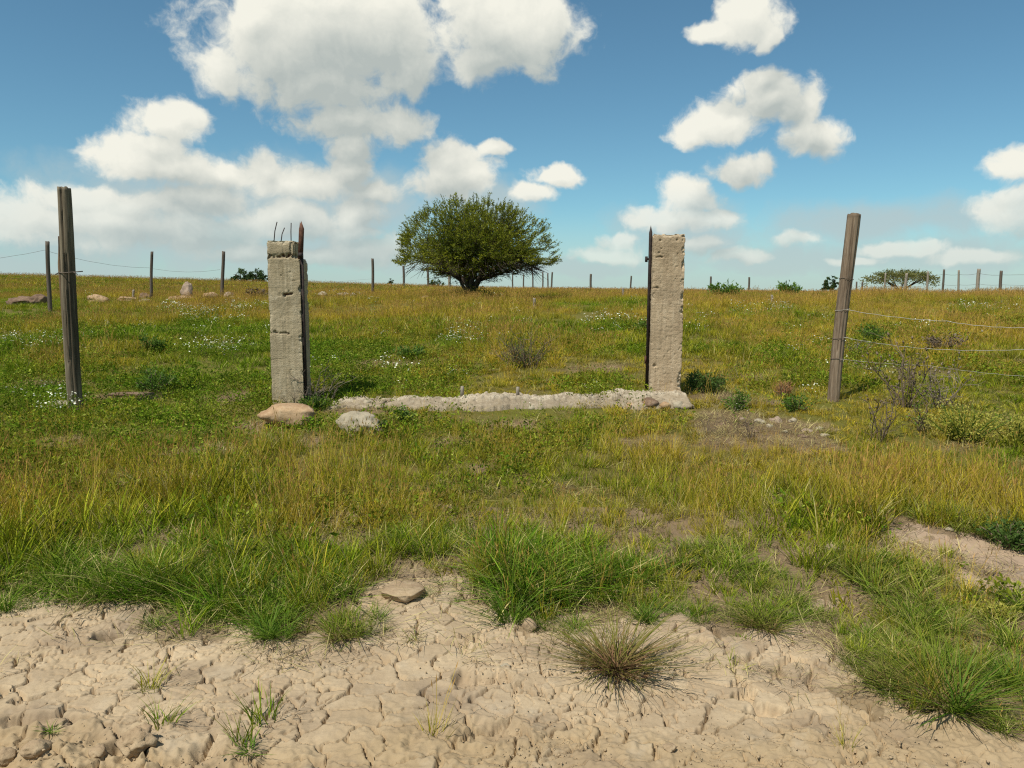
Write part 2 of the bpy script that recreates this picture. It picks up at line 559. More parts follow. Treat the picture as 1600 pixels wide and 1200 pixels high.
def mat_ground():
    b = NB('meadow soil')
    n1 = b.noise(0.35, 5); n2 = b.noise(3.0, 6); n3 = b.noise(30, 4)
    c = b.mix(b.rng(n2, .35, .65), (0.12, 0.105, 0.022), (0.165, 0.125, 0.045))
    c = b.mix(b.rng(n1, .4, .6), c, (0.13, 0.130, 0.018))
    c = b.mix(b.rng(n3, .45, .75, 0, .6), c, (0.17, 0.135, 0.06))
    sep = b.attr('bare')
    soil = b.mix(b.rng(n2, .3, .7), (0.17, 0.115, 0.06), (0.25, 0.175, 0.10))
    c = b.mix(b.rng(sep, 0.1, 0.9), c, soil)
    return b.surf(c, 0.95, 0.1, b.bump(b.noise(14, 8, .7), 0.8, 0.05))


def mat_soil():
    b = NB('cracked dry mud')
    n1 = b.noise(1.1, 4); n2 = b.noise(9, 6, .65); n3 = b.noise(70, 5, .7)
    pl = b.attr('plate')
    c = b.mix(b.rng(n1, .35, .65), (0.345, 0.258, 0.160), (0.465, 0.355, 0.222))
    c = b.mix(b.rng(n2, .42, .72, 0, .7), c, (0.500, 0.395, 0.262))
    c = b.mix(b.rng(pl, .3, 1, 0, .45), c, (0.28, 0.205, 0.13))
    c = b.mix(b.rng(n3, .5, .8, 0, .45), c, (0.22, 0.155, 0.09))
    pk = b.attr('pink')
    c = b.mix(b.rng(pk, 0, 1, 0, .8), c, (0.33, 0.235, 0.165))
    c = b.mix(b.rng(b.attr('rough'), .1, 1, 0, .6), c, (0.30, 0.215, 0.115))
    c = b.mix(b.rng(b.noise(2.3, 5, .6), .50, .68, 0, .7), c, (0.225, 0.165, 0.110))
    c = b.mix(b.rng(b.noise(5.5, 6, .65), .55, .70, 0, .5), c, (0.40, 0.33, 0.235))
    hum = b.attr('litter')
    c = b.mix(b.rng(hum, 0, 1, 0, .8), c, (0.15, 0.105, 0.055))
    bm = b.bump(n3, 0.35, 0.006)
    return b.surf(c, 0.95, 0.12, bm)


def mat_grass(name, g1, g2, o1, o2, head, trans=0.28, straw=(0.50, 0.43, 0.17)):
    b = NB(name)
    tint = b.attr('tint'); tip = b.attr('tip'); hd = b.attr('head')
    dry = b.attr('dry', 'INSTANCER'); val = b.attr('val', 'INSTANCER')
    cg = b.mix(tint, g1, g2); co = b.mix(tint, o1, o2)
    f = b.math('ADD', dry, b.math('MULTIPLY', tip, 0.25))
    f = b.math('ADD', f, b.math('MULTIPLY', b.math('SUBTRACT', tint, 0.5), 0.35))
    f = b.rng(f, 0.1, 1.1)
    c = b.mix(f, cg, co)
    c = b.mix(b.rng(tint, .86, .93), c, straw)
    c = b.mix(hd, c, head)
    vv = b.n('ShaderNodeHueSaturation'); b.l(c, vv.inputs['Color']); b.l(b.math('MULTIPLY', b.rng(val, 0, 1, 0.60, 1.30), b.rng(b.math('FRACT', b.math('MULTIPLY', tint, 7.3)), 0, 1, 0.70, 1.30)), vv.inputs['Value'])
    c = vv.outputs[0]
    return b.surf(c, 0.65, 0.05, None, 0, trans)


M = {}
M['ground'] = mat_ground()
M['soil'] = mat_soil()
M['grass'] = mat_grass('meadow grass blades', (0.110, 0.200, 0.006), (0.230, 0.340, 0.014), (0.430, 0.318, 0.010), (0.580, 0.430, 0.065), (0.42, 0.26, 0.08))
M['lush'] = mat_grass('lush grass blades', (0.055, 0.140, 0.006), (0.150, 0.285, 0.014), (0.22, 0.27, 0.016), (0.42, 0.35, 0.10), (0.25, 0.15, 0.06))
M['herb'] = mat_grass('low herb leaves', (0.075, 0.155, 0.008), (0.165, 0.265, 0.016), (0.22, 0.23, 0.012), (0.30, 0.28, 0.04), (0.8, 0.8, 0.66), 0.3, (0.26, 0.30, 0.05))


def simple_leaf(name, c1, c2, trans=0.25, scale=6.0, rough=.6):
    b = NB(name)
    c = b.mix(b.attr('tint'), c1, c2)
    return b.surf(c, rough, 0.2, None, 0, trans)


M['tuft_green'] = simple_leaf('green tuft blades', (0.075, 0.160, 0.012), (0.20, 0.29, 0.03), 0.4)
b = NB('reddish tuft blades')
M['tuft_red'] = b.surf(b.mix(b.rng(b.math('ADD', b.attr('tip'), b.math('MULTIPLY', b.attr('tint'), -.5)), -.15, .45), (0.27, 0.15, 0.085), (0.15, 0.165, 0.025)), .65, .05, None, 0, .28)
b = NB('olive tuft blades')
M['tuft_dry'] = b.surf(b.mix(b.rng(b.math('ADD', b.attr('tip'), b.math('MULTIPLY', b.attr('tint'), -.5)), -.25, .30), (0.32, 0.21, 0.10), (0.15, 0.20, 0.018)), .65, .05, None, 0, .28)
M['acacia'] = simple_leaf('acacia leaflets', (0.070, 0.110, 0.009), (0.345, 0.355, 0.026), 0.42)
M['acacia_far'] = simple_leaf('distant acacia leaflets', (0.15, 0.165, 0.04), (0.25, 0.24, 0.08), 0.4)
M['bush'] = simple_leaf('dark bush leaves', (0.050, 0.100, 0.018), (0.110, 0.18, 0.035), 0.35)
M['bush_far'] = simple_leaf('distant bush leaves', (0.045, 0.085, 0.025), (0.08, 0.12, 0.035), 0.22)
M['weed'] = simple_leaf('weed leaves', (0.070, 0.145, 0.018), (0.150, 0.24, 0.035), 0.35)
M['yellow_herb'] = simple_leaf('yellow green herb leaves', (0.24, 0.26, 0.025), (0.48, 0.42, 0.09), 0.35)
M['drystem'] = simple_leaf('dry grey stems', (0.16, 0.125, 0.095), (0.27, 0.215, 0.17), 0.0, rough=.9)
M['brownstem'] = simple_leaf('dry brown twigs', (0.10, 0.075, 0.05), (0.21, 0.155, 0.105), 0.0, rough=.9)
M['rustleaf'] = simple_leaf('rust coloured dry tuft', (0.30, 0.13, 0.05), (0.42, 0.24, 0.12), 0.2)


def mat_bark():
    b = NB('acacia bark')
    c = b.mix(b.rng(b.noise(9, 6, .6, stretch=(1, 1, .3)), .35, .65), (0.035, 0.027, 0.020), (0.10, 0.080, 0.060))
    return b.surf(c, 0.95, 0.1, b.bump(b.noise(25, 5, stretch=(1, 1, .25)), .8, .02))


def mat_concrete(name, dark, base, light):
    b = NB(name)
    n1 = b.noise(5, 6, .6); n2 = b.noise(16, 6, .65, stretch=(1.2, 1.2, .16)); n3 = b.noise(90, 4, .7)
    c = b.mix(b.rng(n1, .32, .68), dark, base)
    c = b.mix(b.rng(n2, .48, .70, 0, .65), c, dark)
    c = b.mix(b.rng(n2, .30, .46, .5, 0), c, light)
    c = b.mix(b.rng(n3, .56, .74, 0, .6), c, tuple(v * .45 for v in dark))
    n4 = b.noise(34, 5, .6, stretch=(1.4, 1.4, .05)); n5 = b.noise(11, 4, .6, stretch=(.25, .25, 2.4))
    c = b.mix(b.rng(n4, .52, .70, 0, .55), c, tuple(v * .62 for v in dark))
    c = b.mix(b.rng(n5, .55, .70, 0, .14), c, light)
    c = b.mix(b.rng(b.noise(2.6, 5, .6), .46, .64, 0, .62), c, tuple(v * .72 for v in dark))
    c = b.mix(b.rng(b.noise(7, 6, .7), .60, .70, 0, .5), c, light)
    ch = b.attr('chip')
    cc = b.mix(b.rng(n3, .42, .6), light, tuple(v * .75 for v in base))
    c = b.mix(ch, c, cc)
    rs = b.attr('rust')
    c = b.mix(rs, c, b.mix(b.rng(n1, .4, .6), (0.10, 0.035, 0.02), (0.19, 0.085, 0.05)))
    return b.surf(c, 0.93, 0.1, b.bump(b.math('ADD', n3, b.math('MULTIPLY', n5, .8)), .8, .010))


def mat_rust(name, a, bb):
    b = NB(name)
    c = b.mix(b.rng(b.noise(22, 6, .65), .35, .65), a, bb)
    return b.surf(c, 0.75, 0.3, b.bump(b.noise(120, 4), .4, .004))


def mat_wood(name, dark, mid, light):
    b = NB(name)
    n1 = b.noise(20, 6, .6, stretch=(1.2, 1.2, .06)); n2 = b.noise(60, 4, .6, stretch=(1.3, 1.3, .07)); n3 = b.noise(4, 5)
    c = b.mix(b.rng(n1, .33, .62), dark, mid)
    c = b.mix(b.rng(n2, .5, .72, 0, .7), c, light)
    c = b.mix(b.rng(n3, .5, .7, 0, .45), c, mid)
    c = b.mix(b.rng(b.attr('stain_shade'), 0, 1, 0, .85), c, tuple(v * .55 for v in dark))
    return b.surf(c, 0.9, 0.15, b.bump(b.math('ADD', n1, b.math('MULTIPLY', n2, .6)), .8, .012))


def mat_rock(name, a, b2, c3):
    b = NB(name)
    n1 = b.noise(3.5, 6, .62); n2 = b.noise(20, 6, .65); n3 = b.noise(90, 3)
    c = b.mix(b.rng(n1, .36, .64), a, b2)
    c = b.mix(b.rng(n2, .5, .74, 0, .7), c, c3)
    c = b.mix(b.rng(n3, .56, .72, 0, .5), c, tuple(v * .5 for v in a))
    return b.surf(c, 0.93, 0.15, b.bump(n2, .6, .015))


M['bark'] = mat_bark()
M['conc_l'] = mat_concrete('weathered grey concrete', (0.325, 0.262, 0.162), (0.510, 0.418, 0.275), (0.62, 0.53, 0.38))
M['conc_r'] = mat_concrete('weathered tan concrete', (0.385, 0.285, 0.178), (0.560, 0.430, 0.282), (0.66, 0.54, 0.38))
M['sill'] = mat_concrete('crumbled pale concrete', (0.26, 0.205, 0.135), (0.43, 0.352, 0.25), (0.58, 0.50, 0.375))
M['rust'] = mat_rust('rusty steel', (0.060, 0.024, 0.014), (0.135, 0.062, 0.036))
M['darksteel'] = mat_rust('blackened steel', (0.016, 0.012, 0.011), (0.050, 0.032, 0.025))
M['wood_l'] = mat_wood('dark weathered wood', (0.075, 0.058, 0.038), (0.21, 0.170, 0.115), (0.34, 0.29, 0.205))
M['wood_r'] = mat_wood('grey brown weathered wood', (0.115, 0.080, 0.052), (0.25, 0.185, 0.125), (0.36, 0.29, 0.215))
M['bark_strip'] = mat_wood('brown bark strip', (0.07, 0.045, 0.028), (0.16, 0.105, 0.062), (0.24, 0.17, 0.10))
M['wood_far'] = mat_wood('grey fence post wood', (0.07, 0.055, 0.042), (0.130, 0.105, 0.082), (0.21, 0.175, 0.14))
M['wood_pale'] = mat_wood('pale fence post wood', (0.19, 0.16, 0.12), (0.30, 0.255, 0.20), (0.40, 0.35, 0.28))
M['rock_tan'] = mat_rock('tan boulder stone', (0.30, 0.185, 0.10), (0.45, 0.31, 0.18), (0.54, 0.42, 0.27))
M['rock_pale'] = mat_rock('pale limestone', (0.29, 0.245, 0.17), (0.45, 0.385, 0.28), (0.20, 0.18, 0.13))
M['rock_red'] = mat_rock('reddish stone', (0.12, 0.075, 0.05), (0.22, 0.145, 0.095), (0.36, 0.27, 0.19))
M['rock_pink'] = mat_rock('pinkish stone', (0.26, 0.185, 0.13), (0.39, 0.295, 0.215), (0.46, 0.38, 0.30))
M['clod'] = mat_rock('dry mud clod', (0.29, 0.205, 0.125), (0.38, 0.28, 0.17), (0.46, 0.36, 0.23))
b = NB('crumbs of mud'); M['crumb'] = b.surf((0.37, 0.275, 0.17), .95, .1)
M['wire'] = mat_rust('galvanised wire', (0.34, 0.31, 0.26), (0.50, 0.47, 0.40))
M['wire_dark'] = mat_rust('rusty fence wire', (0.10, 0.075, 0.055), (0.17, 0.13, 0.10))
b = NB('white petals'); M['petal'] = b.surf((0.80, 0.80, 0.70), .6, .2, None, 0, .2)


# ------------------------------------------------------------------ ground sheets
FX, FY0, FY1 = 5.0, 1.3, 5.6       # the finely modelled soil


def build_ground():
    xs = np.concatenate([-np.geomspace(6, 900, 60)[::-1], np.linspace(-5.9, 5.9, 100), np.geomspace(6, 900, 60)])
    ys = np.concatenate([-np.geomspace(2, 60, 14)[::-1], np.linspace(-1.8, 6, 60), np.geomspace(6.06, 2500, 260)])
    X, Y = np.meshgrid(xs, ys)
    Z = height(X, Y)
    inside = sstep(FX + .0, FX - .35, np.abs(X)) * sstep(FY0, FY0 + .35, Y) * sstep(FY1, FY1 - .35, Y)
    Z = Z - 0.07 * inside * sstep(0.05, 0.35, 0.80 * Y + 1.5 - np.abs(X))
    nx, ny = len(xs), len(ys)
    idx = np.arange(nx * ny).reshape(ny, nx)
    q = np.stack([idx[:-1, :-1], idx[:-1, 1:], idx[1:, 1:], idx[1:, :-1]], -1).reshape(-1, 4)
    V = np.stack([X, Y, Z], -1).reshape(-1, 3)
    br = bare(X.ravel(), Y.ravel())
    o = link('ground', mesh_np('ground', V, q, attrs={'bare': br}, smooth=True), M['ground'])
    tag(o, 'gently rising grassy ground running to the skyline', None, None, 'structure')


HOLE = [G(172, 1003) + (0.085, 0.055, 0.085), G(0, 1085) + (0.05, .035, 0.04), G(205, 1168) + (0.09, .05, 0.05), G(70, 1135) + (0.16, .06, 0.04), G(750, 1070) + (0.13, .08, .035), G(770, 1150) + (.12, .07, .03), G(1090, 1010) + (.06, .03, .03)]


def soil_height(X, Y):
    base = height(X, Y)
    wx = X + 0.035 * fbm(X * 7, Y * 7, 41, 3) + 0.010 * fbm(X * 30, Y * 30, 45, 2)
    wy = Y + 0.035 * fbm(X * 7, Y * 7, 42, 3) + 0.010 * fbm(X * 30, Y * 30, 46, 2)
    f1, f2, cid, cx, cy = vor(wx * 6.4, wy * 8.4, 3); ed1 = vor.edge
    g1, g2, gid, gx, gy = vor(wx * 15 + 3, wy * 19 + 8, 4); ed2 = vor.edge
    e1 = (f2 - f1) / 7.2; e2 = (g2 - g1) / 17.0
    m1 = .70 + .30 * sstep(-0.75, 0.0, fbm(X * 1.9, Y * 1.9, 51, 3)); m2 = sstep(-0.02, 0.45, fbm(X * 2.5, Y * 2.5, 52, 3) + .25 * fbm(X * 11, Y * 11, 54, 2))
    wid = 0.0052 + 0.0055 * vn(X * 4, Y * 4, 53)
    o1 = sstep(.12, .75, ed1) * 1.5 + .25; o2 = np.where(ed2 > .52, 1.0, .12)
    crack = np.clip(1 - e1 / (wid * o1), 0, 1) * m1 * np.minimum(o1, 1)
    crack2 = np.clip(1 - e2 / (wid * .8), 0, 1) * m2 * o2
    crack = np.minimum(crack * 2.6, 1); crack2 = np.minimum(crack2 * 2.2, .85)
    # plates: each tilts a little and curls up at its rim
    ta = cid * 6.283
    tilt = (np.cos(ta) * cx + np.sin(ta) * cy) / 6.0 * 0.030
    tb = gid * 6.283
    tilt2 = (np.cos(tb) * gx + np.sin(tb) * gy) / 15.0 * 0.040 * m2
    curl = 0.0022 * np.exp(-e1 / 0.016) * m1 + 0.002 * np.exp(-e2 / 0.008) * m2
    rough = sstep(0.15, 0.95, fbm(X * 1.3 + 9, Y * 1.3, 55, 3) + 0.9 * sstep(2.95, 2.4, Y) + .5 * sstep(-.9, -1.8, X) * sstep(3.6, 2.9, Y))
    lump = fbm(X * 2.2, Y * 2.2, 57, 3) * 0.013 + fbm(X * 12, Y * 12, 58, 4) * (0.0016 + 0.012 * rough + .022 * sstep(-.5, -1.2, X) * sstep(3.0, 2.6, Y) + 0 * X) + np.maximum(fbm(X * 26, Y * 26, 59, 3), 0) * 0.012 * rough + fbm(X * 55, Y * 55, 60, 2) * .0016
    z = base + 0.015 + lump + (tilt + tilt2 + curl) * (1 - .5 * rough) - 0.046 * np.maximum(crack, crack2 * .8) * (1 - .3 * rough)
    for (hx, hy, rx, ry, dep) in HOLE:
        r = np.hypot((X - hx) / rx, (Y - hy) / ry) + .35 * fbm(X * 14, Y * 14, 61, 3)
        z = z - dep * sstep(1.05, .55, r) + .012 * np.exp(-((r - 1.2) / .25) ** 2)
    return z, cid, rough


def build_soil():
    dx = 0.0050
    xs = np.arange(-FX, FX, dx)
    ys = [FY0]
    while ys[-1] < FY1:
        y = ys[-1]
        ys.append(y + (0.03 if y < 2.2 else 0.0046 + 0.0042 * max(0, y - 2.6)))
    ys = np.array(ys)
    X, Y = np.meshgrid(xs, ys)
    keep_x = np.ones(len(xs), bool)
    Z, cid, rgh = soil_height(X, Y)
    edge = sstep(0.0, 0.3, 0.80 * Y + 1.5 - np.abs(X)) * sstep(FX, FX - .3, np.abs(X)) * sstep(FY1, FY1 - .3, Y) * sstep(FY0, FY0 + .3, Y)
    Z = Z - 0.09 * (1 - edge)
    br = bare(X.ravel(), Y.ravel()).reshape(X.shape)
    nx, ny = len(xs), len(ys)
    idx = np.arange(nx * ny).reshape(ny, nx)
    q = np.stack([idx[:-1, :-1], idx[:-1, 1:], idx[1:, 1:], idx[1:, :-1]], -1)
    # drop the corners nobody can see (behind the frame's edges, near the feet)
    vis = (np.abs(X) < 0.80 * Y + 1.5)[:-1, :-1]
    q = q[vis]
    used = np.zeros(nx * ny, bool); used[q.ravel()] = True
    remap = np.cumsum(used) - 1
    V = np.stack([X, Y, Z], -1).reshape(-1, 3)[used]
    patch = pip(PATCH, X.ravel(), Y.ravel()) * 1.0
    pk = np.maximum(patch, sstep(3.2, 3.9, Y.ravel()) * sstep(.2, 1.2, X.ravel()))
    pk = np.clip(pk + .5 * fbm(X.ravel() * 2, Y.ravel() * 2, 71, 2) * pk, 0, 1)
    o = link('bare_soil', mesh_np('bare_soil', V, remap[q], attrs={'plate': cid.ravel()[used], 'rough': rgh.ravel()[used], 'pink': pk[used], 'litter': np.maximum(1 - br.ravel(), .75 * (1 - bare(X.ravel(), Y.ravel(), .42)))[used]}, smooth=False), M['soil'])
    tag(o, 'bare cracked dry mud along the track in front', None, None, 'structure')


build_ground()
build_soil()


def surf_z(x, y):
    x = np.asarray(x, float); y = np.asarray(y, float)
    z = height(x, y)
    fine = (np.abs(x) < FX - .3) & (np.abs(x) < 0.80 * y + 1.2) & (y > FY0 + .3) & (y < FY1 - .3)
    if fine.any():
        z = z.copy()
        zz, _, _ = soil_height(x[fine], y[fine])
        z[fine] = zz
    return z


def sz(x, y):
    return float(surf_z(np.array([x]), np.array([y]))[0])


# ------------------------------------------------------------------ blades and tufts
def blades(mb, n, h, spread, lean, width, curl, droop, rng, root=(0, 0, 0), hvar=.35, flat=0.0, tint=None, segs=(0, .35, .7, 1.0), outward=0.6, lo=0.3, hi=1.1):
    """n curved tapering blades rising round a root"""
    r = spread * np.sqrt(rng.random(n)); th = rng.random(n) * 2 * math.pi
    ph = np.where(rng.random(n) < outward, th + rng.normal(0, .6, n), rng.random(n) * 2 * math.pi)
    Ln = h * (1 - hvar * rng.random(n) * 1.3 + hvar * .3)
    le = lean * (lo + rng.random(n) * hi); cu = curl * (rng.random(n) * 1.4); dr = droop * rng.random(n)
    s = np.array(segs)
    hx = np.cos(ph)[:, None]; hy = np.sin(ph)[:, None]
    out = Ln[:, None] * (le[:, None] * s + cu[:, None] * s ** 2)
    z = Ln[:, None] * (np.sqrt(np.clip(1 - np.minimum(le, .95) ** 2, .05, 1))[:, None] * s - dr[:, None] * s ** 2)
    side = (rng.normal(0, .13, n) * Ln)[:, None] * s ** 2
    cxp = root[0] + (r * np.cos(th))[:, None] + hx * out - hy * side
    cyp = root[1] + (r * np.sin(th))[:, None] + hy * out + hx * side
    czp = root[2] + np.maximum(z, -0.02)
    tw = ph + math.pi / 2 + rng.normal(0, .7, n)
    w = width * (.6 + .8 * rng.random(n))
    sw = w[:, None] * np.array([.75, 1.0, .7])[None, :len(s) - 1] * .5
    wx = np.cos(tw)[:, None]; wy = np.sin(tw)[:, None]
    k = len(s) - 1
    A = np.stack([cxp[:, :k] - wx * sw, cyp[:, :k] - wy * sw, czp[:, :k]], -1)
    B = np.stack([cxp[:, :k] + wx * sw, cyp[:, :k] + wy * sw, czp[:, :k]], -1)
    T = np.stack([cxp[:, k:], cyp[:, k:], czp[:, k:]], -1)
    V = np.concatenate([A, B, T], 1)                     # n, 2k+1, 3
    m = 2 * k + 1
    base = (np.arange(n) * m)[:, None]
    q = np.concatenate([base + np.array([[i, k + i, k + i + 1, i + 1]]) for i in range(k - 1)])
    t = base + np.array([[k - 1, 2 * k - 1, 2 * k]])
    tn = rng.random(n) if tint is None else np.clip(tint + .25 * rng.normal(size=n), 0, 1)
    tp = np.concatenate([s[:k], s[:k], s[k:]])
    mb.add(V.reshape(-1, 3), q, t, tint=np.repeat(tn, m), tip=np.tile(tp, n), head=0.0)
    return T.reshape(-1, 3), tn


def seedheads(mb, n, h, spread, rng, size=.05, w=.006, tint=.8, head=1.0):
    for i in range(n):
        th = rng.random() * 6.283; r = spread * rng.random(); ph = rng.random() * 6.283
        L = h * (.75 + .5 * rng.random()); le = .12 + .3 * rng.random()
        s = np.linspace(0, 1, 4)[:, None]
        p = np.array([r * math.cos(th), r * math.sin(th), 0]) + s * L * np.array([0, 0, .95]) + (s ** 1.6) * L * le * np.array([math.cos(ph), math.sin(ph), 0])
        u = np.array([-math.sin(ph), math.cos(ph), 0]) * .0011
        V = np.concatenate([p - u, p + u]); q = [(k, k + 4, k + 5, k + 1) for k in range(3)]
        mb.add(V, q, tint=.75, tip=1.0, head=0.35)
        d = p[3] - p[2]; d /= np.linalg.norm(d)
        a = p[3] - d * size * .25; c = p[3] + d * size * .75; mid = p[3] + d * size * .15
        for ang in (0, 1.57):
            uu = np.array([math.cos(ph + ang), math.sin(ph + ang), .05]) * w * .5
            mb.add([a, mid - uu, c, mid + uu], [(0, 1, 2, 3)], tint=tint, tip=1.0, head=head)


def leaves(mb, pts, dirs, L, W, rng, tint=None, jitter=.6):
    """a diamond-shaped leaf at each point"""
    n = len(pts)
    d = np.asarray(dirs, float) + rng.normal(0, jitter, (n, 3)); d /= np.linalg.norm(d, axis=1)[:, None] + 1e-9
    r = rng.normal(size=(n, 3)); u = np.cross(d, r); u /= np.linalg.norm(u, axis=1)[:, None] + 1e-9
    l = (L * (.6 + .8 * rng.random(n)))[:, None]; w = (W * (.6 + .8 * rng.random(n)))[:, None]
    P = np.asarray(pts, float)
    V = np.stack([P, P + d * l * .5 - u * w * .5, P + d * l, P + d * l * .5 + u * w * .5], 1).reshape(-1, 3)
    q = (np.arange(n) * 4)[:, None] + np.arange(4)[None]
    tn = rng.random(n) if tint is None else np.clip(tint, 0, 1)
    mb.add(V, q, tint=np.repeat(tn, 4), tip=.5, head=0.0)


SRC = bpy.data.collections   # source tufts live in collections outside the scene


def tuft_collection(name, makers, mat):
    c = bpy.data.collections.new(name)
    for i, mk in enumerate(makers):
        mb = MB(); mk(mb, np.random.default_rng(100 + i * 7 + len(name)))
        me = mb.mesh('tuft'); me.materials.append(mat)
        o = bpy.data.objects.new(name + '_%02d' % i, me)
        c.objects.link(o)
    return c


def scatter(name, pts, rot, scl, idx, dry, val, coll, label):
    me = bpy.data.meshes.new(name)
    n = len(pts)
    me.vertices.add(n); me.vertices.foreach_set('co', np.asarray(pts, np.float32).ravel())
    for k, v in (('scl', scl), ('dry', dry), ('val', val)):
        a = me.attributes.new(k, 'FLOAT', 'POINT'); a.data.foreach_set('value', np.asarray(v, np.float32))
    a = me.attributes.new('idx', 'INT', 'POINT'); a.data.foreach_set('value', np.asarray(idx, np.int32))
    a = me.attributes.new('rot', 'FLOAT_VECTOR', 'POINT'); a.data.foreach_set('vector', np.asarray(rot, np.float32).ravel())
    o = bpy.data.objects.new(name, me); COL.objects.link(o)
    g = bpy.data.node_groups.new(name + ' scatter', 'GeometryNodeTree')
    g.interface.new_socket('Geometry', in_out='INPUT', socket_type='NodeSocketGeometry')
    g.interface.new_socket('Geometry', in_out='OUTPUT', socket_type='NodeSocketGeometry')
    N = g.nodes.new; L = g.links.new
    gi = N('NodeGroupInput'); go = N('NodeGroupOutput')
    ci = N('GeometryNodeCollectionInfo'); ci.inputs['Collection'].default_value = coll
    ci.inputs['Separate Children'].default_value = True; ci.inputs['Reset Children'].default_value = True
    ip = N('GeometryNodeInstanceOnPoints'); ip.inputs['Pick Instance'].default_value = True

    def na(nm, t):
        x = N('GeometryNodeInputNamedAttribute'); x.data_type = t; x.inputs['Name'].default_value = nm
        return [s for s in x.outputs if s.enabled and s.name == 'Attribute'][0]
    L(gi.outputs[0], ip.inputs['Points']); L(ci.outputs[0], ip.inputs['Instance'])
    L(na('idx', 'INT'), ip.inputs['Instance Index'])
    L(na('rot', 'FLOAT_VECTOR'), ip.inputs['Rotation'])
    L(na('scl', 'FLOAT'), ip.inputs['Scale'])
    L(ip.outputs[0], go.inputs[0])
    md = o.modifiers.new('scatter', 'NODES'); md.node_group = g
    tag(o, label, None, None, 'stuff')
    return o


# ------------------------------------------------------------------ the meadow
def fan_points(d0, d1, dens, rng, half=0.88, pad=2.2):
    """random ground points between two distances, inside a wide fan"""
    w = half * d1 + pad
    n = int(dens * 2 * w * (d1 - d0))
    x = (rng.random(n) * 2 - 1) * w; y = d0 + (d1 - d0) * rng.random(n)
    k = np.abs(x) < half * y + pad
    return x[k], y[k]


